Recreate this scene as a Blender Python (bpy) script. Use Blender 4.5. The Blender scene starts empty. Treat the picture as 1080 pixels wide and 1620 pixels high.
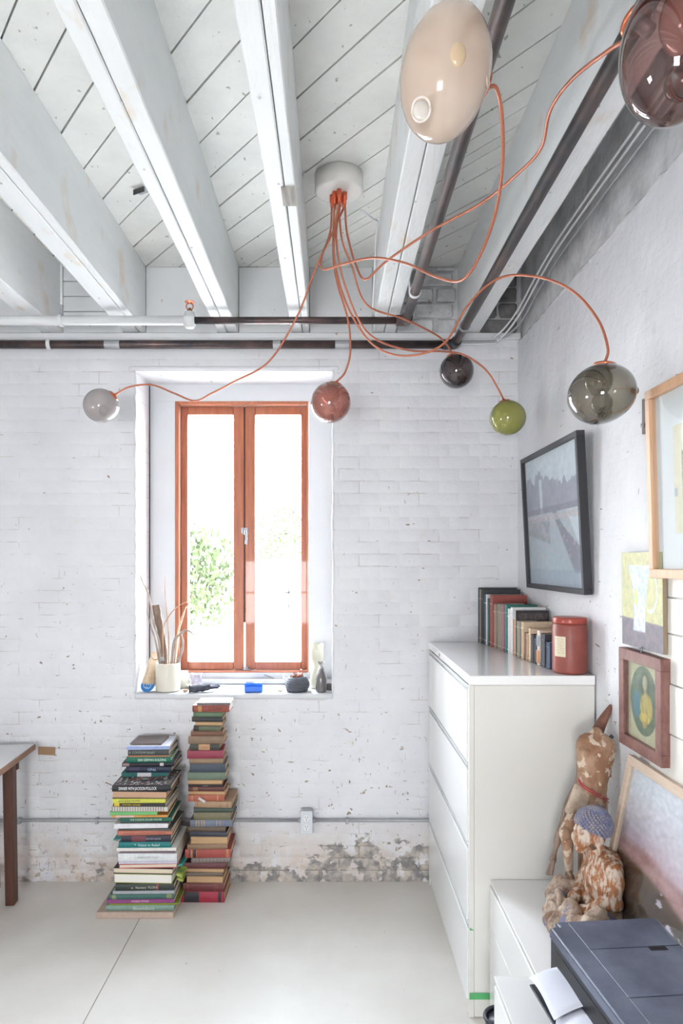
import bpy, bmesh, math, random
from mathutils import Vector, Matrix, noise, Euler
R = random.Random(7)
S = bpy.context.scene
COL = S.collection
PI = math.pi
# ------------------------------------------------------------------ camera
HC, F, VX, VY = 1.7, 1080.0, 525.0, 888.0      # eye height, focal length (px), vanishing point (px)
cd = bpy.data.cameras.new('camera'); cam = bpy.data.objects.new('camera', cd); COL.objects.link(cam)
cam.location = (0, 0, HC); cam.rotation_euler = (PI/2, 0, 0)
cd.sensor_fit = 'VERTICAL'; cd.sensor_height = 36; cd.lens = 24
cd.shift_x = (540-VX)/1620; cd.shift_y = (VY-810)/1620
cd.clip_start = .02; cd.clip_end = 300
S.camera = cam
# ------------------------------------------------------------------ world, lights, exposure
w = bpy.data.worlds.new('world'); S.world = w; w.use_nodes = True
nt = w.node_tree; bg = nt.nodes['Background']
tc = nt.nodes.new('ShaderNodeTexCoord'); sp = nt.nodes.new('ShaderNodeSeparateXYZ'); rp = nt.nodes.new('ShaderNodeValToRGB')
nt.links.new(tc.outputs['Generated'], sp.inputs[0]); nt.links.new(sp.outputs['Z'], rp.inputs[0]); nt.links.new(rp.outputs[0], bg.inputs[0])
rp.color_ramp.elements[0].position = 0; rp.color_ramp.elements[0].color = (1, 1, 1, 1)
rp.color_ramp.elements[1].position = .7; rp.color_ramp.elements[1].color = (.80, .88, 1, 1)
bg.inputs[1].default_value = 24
XL_ = -3.0
def area(name, loc, rot, sx, sy, power, col=(1, 1, 1), portal=False):
    l = bpy.data.lights.new(name, 'AREA'); l.shape = 'RECTANGLE'; l.size = sx; l.size_y = sy; l.energy = power; l.color = col
    o = bpy.data.objects.new(name, l); COL.objects.link(o); o.location = loc; o.rotation_euler = rot
    if portal: l.cycles.is_portal = True
    return o
area('window_portal', (-.48, 4.12, 1.83), (-PI/2, 0, 0), .72, 1.55, 1, portal=True)
WL = (.30, .90, .9, 1.5)      # left window: y0, y1, z0, z1
area('left_window_portal', (XL_-.02, (WL[0]+WL[1])/2, (WL[2]+WL[3])/2), (0, -PI/2, 0), WL[3]-WL[2], WL[1]-WL[0], 1, portal=True)
WB = (-1.4, -.35, .7, 1.7)        # back window: x0, x1, z0, z1
area('back_window_portal', ((WB[0]+WB[1])/2, XL_-.02, (WB[2]+WB[3])/2), (PI/2, 0, 0), WB[1]-WB[0], WB[3]-WB[2], 1, portal=True)
vs = S.view_settings; vs.view_transform = 'Standard'; vs.look = 'None'; vs.gamma = 1; vs.use_curve_mapping = False
vs.exposure = 0.92
S.cycles.max_bounces = 10; S.cycles.transparent_max_bounces = 16; S.cycles.sample_clamp_indirect = 6

# ------------------------------------------------------------------ pixel helpers (photo frame 1080 x 1620)
def P(px, py, Y): return Vector(((px-VX)*Y/F, Y, HC+(VY-py)*Y/F))
# ------------------------------------------------------------------ materials
def lin(c):
    return tuple(((v/255)/12.92 if v/255 <= .04045 else ((v/255+.055)/1.055)**2.4) for v in c[:3])+(1,)
MC = {}
def N(nt, t, **k):
    n = nt.nodes.new(t)
    for a, b in k.items(): setattr(n, a, b)
    return n
def mat(name, rgb, rough=.6, metal=0, var=0, vscale=8, stretch=(1, 1, 1), rgb2=None, bump=0, bscale=60, coat=0, spots=None, obj=True, detail=5, emit=0, ramp=(.35, .68)):
    """procedural Principled: colour varied by noise, optional second colour, optional dark spots, fine bump"""
    if name in MC: return MC[name]
    m = bpy.data.materials.new(name); m.use_nodes = True; MC[name] = m
    t = m.node_tree; b = t.nodes['Principled BSDF']
    b.inputs['Roughness'].default_value = rough; b.inputs['Metallic'].default_value = metal
    b.inputs['Coat Weight'].default_value = coat
    c1 = lin(rgb); c2 = lin(rgb2) if rgb2 else tuple(v*(1-var) for v in c1[:3])+(1,)
    tc = N(t, 'ShaderNodeTexCoord'); mp = N(t, 'ShaderNodeMapping'); mp.inputs['Scale'].default_value = stretch
    src = tc.outputs['Object']
    if not obj: src = N(t, 'ShaderNodeNewGeometry').outputs['Position']
    t.links.new(src, mp.inputs[0])
    out = None
    if var or rgb2:
        n = N(t, 'ShaderNodeTexNoise'); n.inputs['Scale'].default_value = vscale; n.inputs['Detail'].default_value = detail
        n.inputs['Roughness'].default_value = .6
        t.links.new(mp.outputs[0], n.inputs[0])
        r = N(t, 'ShaderNodeValToRGB'); r.color_ramp.elements[0].position = ramp[0]; r.color_ramp.elements[1].position = ramp[1]
        r.color_ramp.elements[0].color = c1; r.color_ramp.elements[1].color = c2
        t.links.new(n.outputs[0], r.inputs[0]); out = r.outputs[0]
    else:
        b.inputs['Base Color'].default_value = c1
    if spots:      # (rgb, scale, threshold, stretch)
        n = N(t, 'ShaderNodeTexNoise'); n.inputs['Scale'].default_value = spots[1]; n.inputs['Detail'].default_value = 3
        mp2 = N(t, 'ShaderNodeMapping'); mp2.inputs['Scale'].default_value = spots[3]; mp2.inputs['Location'].default_value = (3.1, 1.7, 5.3)
        t.links.new(src, mp2.inputs[0]); t.links.new(mp2.outputs[0], n.inputs[0])
        mr = N(t, 'ShaderNodeMapRange'); mr.inputs[1].default_value = spots[2]; mr.inputs[2].default_value = spots[2]+(spots[4] if len(spots) > 4 else .03)
        t.links.new(n.outputs[0], mr.inputs[0])
        mx = N(t, 'ShaderNodeMix', data_type='RGBA'); t.links.new(mr.outputs[0], mx.inputs[0])
        if out: t.links.new(out, mx.inputs[6])
        else: mx.inputs[6].default_value = c1
        mx.inputs[7].default_value = lin(spots[0]); out = mx.outputs[2]
    if out: t.links.new(out, b.inputs['Base Color'])
    if bump:
        n = N(t, 'ShaderNodeTexNoise'); n.inputs['Scale'].default_value = bscale; n.inputs['Detail'].default_value = 6
        t.links.new(mp.outputs[0], n.inputs[0]); bp = N(t, 'ShaderNodeBump'); bp.inputs['Strength'].default_value = bump; bp.inputs['Distance'].default_value = .01
        t.links.new(n.outputs[0], bp.inputs['Height']); t.links.new(bp.outputs[0], b.inputs['Normal'])
    if emit:
        b.inputs['Emission Color'].default_value = c1; b.inputs['Emission Strength'].default_value = emit
    return m
def vcol_mat(name='flat_print', rough=.5, coat=0):
    if name in MC: return MC[name]
    m = bpy.data.materials.new(name); m.use_nodes = True; MC[name] = m
    b = m.node_tree.nodes['Principled BSDF']; b.inputs['Roughness'].default_value = rough; b.inputs['Coat Weight'].default_value = coat
    a = N(m.node_tree, 'ShaderNodeAttribute', attribute_name='print'); m.node_tree.links.new(a.outputs[0], b.inputs['Base Color'])
    return m
def thin_glass(name, rgb, refl=1.0, milky=0, milk=(200, 190, 185), rough=.03, edge=None):
    """blown glass wall: tinted see-through, fresnel gloss, optional milky body; the wall looks denser where seen edge-on"""
    if name in MC: return MC[name]
    m = bpy.data.materials.new(name); m.use_nodes = True; MC[name] = m
    t = m.node_tree; t.nodes.remove(t.nodes['Principled BSDF']); out = t.nodes['Material Output']
    tr = N(t, 'ShaderNodeBsdfTransparent'); gl = N(t, 'ShaderNodeBsdfGlossy'); gl.inputs['Roughness'].default_value = rough
    lw = N(t, 'ShaderNodeLayerWeight'); lw.inputs[0].default_value = .35
    mc = N(t, 'ShaderNodeMix', data_type='RGBA'); t.links.new(lw.outputs['Facing'], mc.inputs[0])
    c = lin(rgb); mc.inputs[6].default_value = c; mc.inputs[7].default_value = lin(edge) if edge else tuple(v*v*.6 for v in c[:3])+(1,)
    t.links.new(mc.outputs[2], tr.inputs[0])
    body = tr
    if milky:
        df = N(t, 'ShaderNodeBsdfDiffuse'); df.inputs[0].default_value = lin(milk)
        ns = N(t, 'ShaderNodeTexNoise'); ns.inputs['Scale'].default_value = 9; tcn = N(t, 'ShaderNodeTexCoord'); t.links.new(tcn.outputs['Object'], ns.inputs[0])
        mr = N(t, 'ShaderNodeMapRange'); mr.inputs[3].default_value = milky-.15; mr.inputs[4].default_value = milky+.15
        t.links.new(ns.outputs[0], mr.inputs[0])
        mm = N(t, 'ShaderNodeMixShader'); t.links.new(mr.outputs[0], mm.inputs[0]); t.links.new(tr.outputs[0], mm.inputs[1]); t.links.new(df.outputs[0], mm.inputs[2]); body = mm
    lf = N(t, 'ShaderNodeLayerWeight'); lf.inputs[0].default_value = .5
    pw_ = N(t, 'ShaderNodeMath', operation='POWER'); pw_.inputs[1].default_value = 4; t.links.new(lf.outputs['Facing'], pw_.inputs[0])
    fr = N(t, 'ShaderNodeMath', operation='MULTIPLY_ADD'); fr.inputs[1].default_value = .8; fr.inputs[2].default_value = .045; t.links.new(pw_.outputs[0], fr.inputs[0])
    mu = N(t, 'ShaderNodeMath', operation='MULTIPLY'); mu.inputs[1].default_value = refl; mu.use_clamp = True; t.links.new(fr.outputs[0], mu.inputs[0])
    mx = N(t, 'ShaderNodeMixShader'); t.links.new(mu.outputs[0], mx.inputs[0]); t.links.new(body.outputs[0], mx.inputs[1]); t.links.new(gl.outputs[0], mx.inputs[2])
    t.links.new(mx.outputs[0], out.inputs[0])
    return m
# ------------------------------------------------------------------ object helpers
def obj(name, me, m=None, parent=None, loc=None, rot=None, smooth=False):
    if isinstance(me, bmesh.types.BMesh):
        d = bpy.data.meshes.new(name); me.to_mesh(d); me.free(); me = d
    o = bpy.data.objects.new(name, me); COL.objects.link(o)
    if m is not None and len(me.materials) == 0: me.materials.append(m)
    if parent: o.parent = parent
    if loc is not None: o.location = loc
    if rot is not None: o.rotation_euler = rot
    if smooth:
        for p in me.polygons: p.use_smooth = True
    return o
def tag(o, label=None, cat=None, group=None, kind=None):
    if label: o['label'] = label
    if cat: o['category'] = cat
    if group: o['group'] = group
    if kind: o['kind'] = kind
    return o
def thing(name, label, cat, loc=(0, 0, 0), rot=(0, 0, 0), group=None):
    o = bpy.data.objects.new(name, None); COL.objects.link(o); o.location = loc; o.rotation_euler = rot; o.empty_display_size = .05
    return tag(o, label, cat, group)
def bx(bm, x0, x1, y0, y1, z0, z1, bev=0, M=None, segs=1):
    r = bmesh.ops.create_cube(bm, size=1)['verts']
    for v in r: v.co = Vector((x0+(v.co.x+.5)*(x1-x0), y0+(v.co.y+.5)*(y1-y0), z0+(v.co.z+.5)*(z1-z0)))
    vs = r
    if bev:
        es = list({e for v in r for e in v.link_edges})
        res = bmesh.ops.bevel(bm, geom=es, offset=bev, segments=segs, affect='EDGES', profile=.6)
        vs = list(set(res['verts']) | {v for v in r if v.is_valid})
    if M is not None: bmesh.ops.transform(bm, matrix=M, verts=[v for v in vs if v.is_valid])
    return vs
def box(name, x0, x1, y0, y1, z0, z1, m, parent=None, bev=0, segs=1, **k):
    bm = bmesh.new(); bx(bm, x0, x1, y0, y1, z0, z1, bev, segs=segs); return obj(name, bm, m, parent, **k)
def prism(bm, pts, d0, d1, axis='y'):
    """extrude a closed 2D outline (x,z) along y, or (y,z) along x, or (x,y) along z"""
    def mk(p, d):
        return (p[0], d, p[1]) if axis == 'y' else ((d, p[0], p[1]) if axis == 'x' else (p[0], p[1], d))
    a = [bm.verts.new(mk(p, d0)) for p in pts]; b = [bm.verts.new(mk(p, d1)) for p in pts]
    n = len(pts)
    bm.faces.new(a); bm.faces.new(b[::-1])
    for i in range(n): bm.faces.new((a[i], b[i], b[(i+1) % n], a[(i+1) % n]))
    bmesh.ops.recalc_face_normals(bm, faces=bm.faces[:])
def lathe(bm, prof, seg=40, M=None, cap=True, sx=1, sy=1):
    rings = []
    vs = []
    for r, z in prof:
        ring = [bm.verts.new((r*sx*math.cos(2*PI*i/seg), r*sy*math.sin(2*PI*i/seg), z)) for i in range(seg)]
        rings.append(ring); vs += ring
    for a, b in zip(rings, rings[1:]):
        for i in range(seg): bm.faces.new((a[i], a[(i+1) % seg], b[(i+1) % seg], b[i]))
    if cap:
        if prof[0][0] > 0: bm.faces.new(rings[0][::-1])
        if prof[-1][0] > 0: bm.faces.new(rings[-1])
    if M is not None: bmesh.ops.transform(bm, matrix=M, verts=vs)
    bmesh.ops.recalc_face_normals(bm, faces=bm.faces[:])
def catmull(pts, n=8):
    P_ = [Vector(p) for p in pts]
    if len(P_) < 3: return P_
    P_ = [P_[0]*2-P_[1]]+P_+[P_[-1]*2-P_[-2]]
    out = []
    for i in range(1, len(P_)-2):
        a, b, c, d = P_[i-1:i+3]
        for k in range(n):
            t = k/n
            out.append(.5*((2*b)+(c-a)*t+(2*a-5*b+4*c-d)*t*t+(3*b-a-3*c+d)*t**3))
    out.append(P_[-2]); return out
def tube(bm, pts, r, seg=8, n=6, smoothpath=True):
    path = catmull(pts, n) if smoothpath else [Vector(p) for p in pts]
    L = len(path); up = Vector((.123, .3, 1)).normalized(); rings = []
    for i, p in enumerate(path):
        t = (path[min(i+1, L-1)]-path[max(i-1, 0)]).normalized()
        a = t.cross(up)
        if a.length < .05: a = t.cross(Vector((1, 0, .1)))
        a.normalize(); b = t.cross(a).normalized()
        up = a.cross(t) if False else up
        rr = r(i/(L-1)) if callable(r) else r
        rings.append([bm.verts.new(p+a*math.cos(2*PI*k/seg)*rr+b*math.sin(2*PI*k/seg)*rr) for k in range(seg)])
    for a, b in zip(rings, rings[1:]):
        for i in range(seg): bm.faces.new((a[i], a[(i+1) % seg], b[(i+1) % seg], b[i]))
    bm.faces.new(rings[0][::-1]); bm.faces.new(rings[-1])
    bmesh.ops.recalc_face_normals(bm, faces=bm.faces[:])
def tubeo(name, pts, r, m, parent=None, seg=10, n=8, sp=True, **k):
    bm = bmesh.new(); tube(bm, pts, r, seg, n, sp); return obj(name, bm, m, parent, smooth=True, **k)
def ell(bm, c, r, rot=None, sub=3):
    v = bmesh.ops.create_icosphere(bm, subdivisions=sub, radius=1)['verts']
    M = Matrix.Translation(c) @ (Euler(rot).to_matrix().to_4x4() if rot else Matrix()) @ Matrix.Diagonal((r[0], r[1], r[2], 1))
    bmesh.ops.transform(bm, matrix=M, verts=v); return v
def cap(bm, a, b, ra, rb, seg=12):
    tube(bm, [a, b], lambda t: ra+(rb-ra)*t, seg, 1, False)
    ell(bm, a, (ra,)*3, sub=2); ell(bm, b, (rb,)*3, sub=2)
def remesh(name, bm, vox, m, parent, smooth_it=3, disp=None):
    d = bpy.data.meshes.new('tmp'); bm.to_mesh(d); bm.free()
    o = bpy.data.objects.new('tmp', d); COL.objects.link(o)
    md = o.modifiers.new('r', 'REMESH'); md.mode = 'VOXEL'; md.voxel_size = vox
    ms = o.modifiers.new('s', 'SMOOTH'); ms.iterations = smooth_it; ms.factor = .6
    dg = bpy.context.evaluated_depsgraph_get(); me = bpy.data.meshes.new_from_object(o.evaluated_get(dg))
    bpy.data.objects.remove(o)
    if disp:
        me.update(); ns = [v.normal.copy() for v in me.vertices]
        for v, nn in zip(me.vertices, ns): v.co += nn*disp(v.co)
    me.materials.clear(); me.name = name
    return obj(name, me, m, parent, smooth=True)
def text_mesh(s, size, font_shear=0):
    c = bpy.data.curves.new('t', 'FONT'); c.body = s; c.size = size; c.align_x = 'CENTER'; c.align_y = 'CENTER'; c.extrude = .0002; c.resolution_u = 2; c.shear = font_shear
    o = bpy.data.objects.new('t', c); COL.objects.link(o)
    dg = bpy.context.evaluated_depsgraph_get(); me = bpy.data.meshes.new_from_object(o.evaluated_get(dg))
    bpy.data.objects.remove(o); me.materials.clear(); return me
def painted_panel(name, W, H, fn, m, parent, y=0, x0=0, z0=0, nx=90, nz=90):
    """flat print: local x right, z up, facing -y; colour attribute computed by fn(u,v)"""
    vs, fs, cs = [], [], []
    for j in range(nz+1):
        for i in range(nx+1):
            vs.append((x0+W*i/nx, y, z0+H*j/nz)); c = fn(i/nx, j/nz); cs.append(lin([max(0, min(255, q)) for q in c]))
    for j in range(nz):
        for i in range(nx):
            a = j*(nx+1)+i; fs.append((a, a+1, a+nx+2, a+nx+1))
    me = bpy.data.meshes.new(name); me.from_pydata(vs, [], fs)
    at = me.color_attributes.new('print', 'FLOAT_COLOR', 'POINT')
    for i, c in enumerate(cs): at.data[i].color = c
    return obj(name, me, m, parent)
def nz(x, y, z=0): return noise.noise(Vector((x, y, z)))
def fb(x, y, z=0):
    return nz(x, y, z)*.5+nz(2*x, 2*y, z+3)*.28+nz(4*x, 4*y, z+7)*.16+nz(9*x, 9*y, z+9)*.1
def mixc(a, b, t):
    t = max(0, min(1, t)); return tuple(a[i]*(1-t)+b[i]*t for i in range(3))
def sst(a, b, x):
    t = max(0, min(1, (x-a)/(b-a))); return t*t*(3-2*t)

# ------------------------------------------------------------------ SETTING
DW = 3.62          # far wall face
XR = .985          # right wall face
XL, YB = -3.0, -3.0
ZC = 3.254         # underside of the roof boards
OX0, OX1, OZ0, OZ1 = -1.047, .007, .999, 2.717   # window opening in far wall
def wall_mat(name, axis_right=False):
    m = bpy.data.materials.new(name); m.use_nodes = True; t = m.node_tree; b = t.nodes['Principled BSDF']
    b.inputs['Roughness'].default_value = .55
    g = N(t, 'ShaderNodeNewGeometry'); s = N(t, 'ShaderNodeSeparateXYZ'); t.links.new(g.outputs['Position'], s.inputs[0])
    def noise_(scale, detail=5, stretch=None, off=(0, 0, 0), rough=.6):
        n = N(t, 'ShaderNodeTexNoise'); n.inputs['Scale'].default_value = scale; n.inputs['Detail'].default_value = detail; n.inputs['Roughness'].default_value = rough
        mp = N(t, 'ShaderNodeMapping'); mp.inputs['Location'].default_value = off
        if stretch: mp.inputs['Scale'].default_value = stretch
        t.links.new(g.outputs['Position'], mp.inputs[0]); t.links.new(mp.outputs[0], n.inputs[0]); return n.outputs[0]
    def rng(src, a, b_, c=0, d=1):
        mr = N(t, 'ShaderNodeMapRange'); t.links.new(src, mr.inputs[0])
        for i, v in enumerate((a, b_, c, d)): mr.inputs[i+1].default_value = v
        return mr.outputs[0]
    def math_(op, a, b_):
        n = N(t, 'ShaderNodeMath', operation=op)
        for i, v in enumerate((a, b_)):
            if isinstance(v, (int, float)): n.inputs[i].default_value = v
            else: t.links.new(v, n.inputs[i])
        return n.outputs[0]
    def mix_(f, a, b_):
        mx = N(t, 'ShaderNodeMix', data_type='RGBA'); t.links.new(f, mx.inputs[0])
        for i, v in ((6, a), (7, b_)):
            if isinstance(v, tuple): mx.inputs[i].default_value = lin(v)
            else: t.links.new(v, mx.inputs[i])
        return mx.outputs[2]
    base = mix_(rng(noise_(2.2), .35, .7), (230, 231, 234), (218, 218, 223))
    base = mix_(rng(noise_(5, 6, None, (4, 4, 4)), .66, .76, 0, .7), base, (222, 208, 190))            # warm stains
    # chips: more of them low on the wall, often lying along joints
    zz = s.outputs['Z']
    dens = rng(zz, .2, 2.2, .060, .0)
    n1 = math_('ADD', noise_(17, 3, (1, 1, 1.9), (9, 2, 1)), dens)
    base = mix_(rng(n1, .732, .745), base, (150, 133, 116))
    n2 = math_('ADD', noise_(30, 3, (.35, .35, 2.4), (1, 7, 3)), dens)
    base = mix_(rng(n2, .722, .745, 0, .85), base, (138, 124, 112))
    n3 = math_('ADD', noise_(36, 3, (2.4, 2.4, .5), (5, 1, 8)), dens)
    base = mix_(rng(n3, .735, .75, 0, .85), base, (118, 104, 94))
    if not axis_right:
        bk = N(t, 'ShaderNodeTexBrick'); cb = N(t, 'ShaderNodeCombineXYZ')
        t.links.new(math_('ADD', s.outputs['X'], 2.08), cb.inputs[0]); t.links.new(zz, cb.inputs[1])
        wob = N(t, 'ShaderNodeVectorMath', operation='ADD'); nv = N(t, 'ShaderNodeTexNoise'); nv.inputs['Scale'].default_value = 20
        t.links.new(g.outputs['Position'], nv.inputs[0]); sc = N(t, 'ShaderNodeVectorMath', operation='SCALE'); sc.inputs['Scale'].default_value = .006
        t.links.new(nv.outputs['Color'], sc.inputs[0]); t.links.new(cb.outputs[0], wob.inputs[0]); t.links.new(sc.outputs[0], wob.inputs[1]); t.links.new(wob.outputs[0], bk.inputs[0])
        bk.inputs['Scale'].default_value = 1; bk.inputs['Brick Width'].default_value = .212; bk.inputs['Row Height'].default_value = .0645; bk.inputs['Mortar Size'].default_value = .0028; bk.inputs['Mortar Smooth'].default_value = .6
        jm = math_('MULTIPLY', bk.outputs['Fac'], rng(noise_(5, 4, None, (8, 1, 4)), .53, .62, 0, .55))
        base = mix_(jm, base, (176, 162, 150))
        # pinkish grime near the floor and the strip of bare masonry right of the book stacks
        low = math_('MULTIPLY', rng(zz, .02, .36, 1, 0), rng(noise_(7, 6, None, (2, 2, 2)), .35, .6))
        base = mix_(low, base, (208, 190, 176))
        hump = rng(s.outputs['X'], -.62, .0, -.09, .075)
        edge = math_('SUBTRACT', math_('ADD', hump, math_('MULTIPLY', rng(noise_(6, 5, (1, 1, 1.6), (0, 3, 0)), .3, .72), .22)), zz)
        bare = rng(edge, -.005, .01)
        bare = math_('MULTIPLY', bare, rng(noise_(13, 4, None, (6, 6, 6)), .42, .45))
        dirty = mix_(rng(noise_(16, 5, None, (7, 0, 2)), .40, .60), (134, 131, 131), (200, 190, 180))
        dirty = mix_(math_('MULTIPLY', bk.outputs['Fac'], .7), dirty, (112, 102, 96))
        base = mix_(bare, base, dirty)
        left = math_('MULTIPLY', rng(s.outputs['X'], -1.0, -1.2), math_('MULTIPLY', rng(zz, .08, .3, 1, 0), rng(noise_(26, 4, None, (3, 6, 6)), .58, .61)))
        base = mix_(left, base, (176, 160, 150))
    t.links.new(base, b.inputs['Base Color'])
    bp = N(t, 'ShaderNodeBump'); bp.inputs['Strength'].default_value = .55 if not axis_right else .8; bp.inputs['Distance'].default_value = .006
    ad = math_('ADD', noise_(26, 8), math_('MULTIPLY', noise_(7, 3), 1.0 if not axis_right else 2.0)) if False else noise_(22, 8, None, (0, 0, 0), .65)
    if axis_right:
        bk = N(t, 'ShaderNodeTexBrick'); mp = N(t, 'ShaderNodeMapping'); mp.inputs['Rotation'].default_value = (0, 0, 0)
        cb = N(t, 'ShaderNodeCombineXYZ'); t.links.new(s.outputs['Y'], cb.inputs[0]); t.links.new(zz, cb.inputs[1]); t.links.new(cb.outputs[0], bk.inputs[0])
        bk.inputs['Scale'].default_value = 1; bk.inputs['Brick Width'].default_value = .215; bk.inputs['Row Height'].default_value = .064; bk.inputs['Mortar Size'].default_value = .006; bk.inputs['Mortar Smooth'].default_value = 1
        ad = math_('SUBTRACT', math_('ADD', ad, math_('MULTIPLY', noise_(5, 3, None, (1, 1, 1)), 2.2)), math_('MULTIPLY', bk.outputs['Fac'], .05))
    t.links.new(ad, bp.inputs['Height']); t.links.new(bp.outputs[0], b.inputs['Normal'])
    return m
M_wall = wall_mat('painted_brick'); M_wallr = wall_mat('painted_rough_wall', True)
M_white = mat('white_painted_wood', (228, 230, 232), .55, var=.05, vscale=5, stretch=(1, .25, 1), bump=.15, bscale=40, spots=((186, 160, 135), 9, .72, (2, .5, 2)))
M_deck = mat('white_roof_boards', (240, 240, 236), .6, rgb2=(226, 227, 224), vscale=4, bump=.3, bscale=50, obj=False, spots=((178, 176, 168), 40, .69, (1, .6, 1)))
M_dark = mat('dark_gap', (44, 42, 44), .9)
M_panel = mat('white_window_panel', (214, 216, 219), .5, var=.03, vscale=6, bump=.1)
M_floor = mat('white_concrete_floor', (233, 229, 222), .34, rgb2=(223, 218, 210), vscale=2.2, bump=.06, bscale=14, obj=False, spots=((190, 180, 168), 40, .74, (1, 1, 1)))
M_joint = mat('floor_joint', (168, 156, 142), .9)
M_conc = mat('grey_concrete', (222, 222, 224), .8, rgb2=(180, 180, 182), vscale=7, bump=.5, bscale=30, obj=False)
M_outer = mat('plain_plaster', (226, 226, 228), .7, var=.04)

# floor: two poured slabs with the joint between them
flo = bpy.data.objects.new('floor', None); COL.objects.link(flo); flo['kind'] = 'structure'
box('concrete_slab', XL-.2, -.917, YB-.2, 4.4, -.2, 0, M_floor, flo); box('concrete_slab', -.913, 1.3, YB-.2, 4.4, -.2, 0, M_floor, flo)
jp = []
box('joint_filler', -.917, -.913, YB, DW, -.05, -.003, M_joint, flo)

# far wall: mortar core with the window opening, bricks in front
def wall_far():
    bm = bmesh.new(); Y0, Y1 = DW+.002, DW+.30
    bx(bm, XL-.2, OX0, Y0, Y1, 0, 3.3); bx(bm, OX1, 1.3, Y0, Y1, 0, 3.3)
    bx(bm, OX0, OX1, Y0, Y1, 0, OZ0); bx(bm, OX0, OX1, Y0, Y1, OZ1, 3.3)
    o = obj('wall_far', bm, M_wall); o['kind'] = 'structure'; return o
wf = wall_far()
BC = {}
def brick_mesh(L, H, v, low=0):
    k = (round(L, 3), round(H, 3), v, low)
    if k in BC: return BC[k]
    r = random.Random(hash(k) & 0xffff); d = (.0010, .0050)[low]; c = (.010, .009)[low]
    o = [(-L/2, -H/2), (L/2, -H/2), (L/2, H/2), (-L/2, H/2)]
    bm = bmesh.new()
    B = [bm.verts.new((x, d+.0012, z)) for x, z in o]
    sx = (L/2-c)/(L/2); sz = (H/2-c)/(H/2)
    Fv = [bm.verts.new((x*sx+r.uniform(-.002, .002), r.uniform(-.0006, .0003), z*sz+r.uniform(-.0015, .0015))) for x, z in o]
    for i in range(4):
        j = (i+1) % 4; bm.faces.new((B[i], B[j], Fv[j], Fv[i]))
    bm.faces.new(Fv)
    bmesh.ops.recalc_face_normals(bm, faces=bm.faces[:])
    me = bpy.data.meshes.new('brick'); bm.to_mesh(me); bm.free(); me.materials.append(M_wall)
    for p in me.polygons: p.use_smooth = True
    BC[k] = me; return me
CH, BL, J = .0645, .212, .0006
bricks = []
for row in range(int(2.868/CH)):
    z0 = row*CH; zc = z0+CH/2
    off = 0 if row % 2 else BL/2
    if row % 6 == 5: bl = BL/2; off = BL/4
    else: bl = BL
    x = -2.08-off
    while x < XR:
        a, b = x, min(x+bl, XR); x += bl
        segs = [(a, b)]
        if z0 < OZ1-.01 and z0+CH > OZ0+.01:
            segs = []
            if a < OX0: segs.append((a, min(b, OX0)))
            if b > OX1: segs.append((max(a, OX1), b))
        for s0, s1 in segs:
            if s1-s0 > .02: bricks.append((s0, s1, zc))
def vis(b):     # the ones around the middle of the picture show largest and least covered
    return abs((b[0]+b[1])/2+.45)+abs(b[2]-1.2)*.75 + (2 if (b[0] > .5 and b[2] < 1.27) else 0)
bricks.sort(key=vis)
rest = bmesh.new()
for i, (a, b, zc) in enumerate(bricks):
    low = int(zc < .19); me = brick_mesh(round(b-a-J-.003*low, 3), CH-J-.003*low, i % 5, low); y = DW+R.uniform(-.0004, .0005)-(R.uniform(.001, .006) if zc < .19 else 0)
    if i < 300:
        o = obj('brick', me, None, wf, loc=((a+b)/2, y, zc))
        o.rotation_euler = (R.uniform(-.006, .006), R.uniform(-.008, .008), R.uniform(-.006, .006))
    else:
        n0 = len(rest.verts); rest.from_mesh(me); rest.verts.ensure_lookup_table()
        bmesh.ops.translate(rest, vec=((a+b)/2, y, zc), verts=rest.verts[n0:])
tag(obj('brickwork', rest, M_wall, wf, smooth=True), kind='stuff')
# reveal edges: thick paint nosing round the opening, ragged
def nosing(pts, r, name='reveal_edge'):
    q = []
    for a, b in zip(pts, pts[1:]):
        a, b = Vector(a), Vector(b); n = int((b-a).length/.03)
        for k in range(n): q.append(a.lerp(b, k/n)+Vector((R.uniform(-.003, .003), R.uniform(-.001, .002), R.uniform(-.003, .003))))
    q.append(Vector(pts[-1]))
    tubeo(name, q, lambda t: r*(1+.25*nz(t*40, 0)), M_wall, wf, seg=6, n=1, sp=False)
nosing([(OX0, DW+.006, OZ0), (OX0, DW+.006, OZ1), (OX1, DW+.006, OZ1), (OX1, DW+.006, OZ0)], .008)
box('lintel_nosing', OX0-.03, OX1+.03, DW-.006, DW+.03, OZ1-.003, OZ1+.018, M_wall, wf, bev=.006)
# sill
box('window_sill', OX0+.002, OX1-.002, DW-.012, 3.895, OZ0-.028, OZ0+.001, M_panel, wf, bev=.006)

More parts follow.
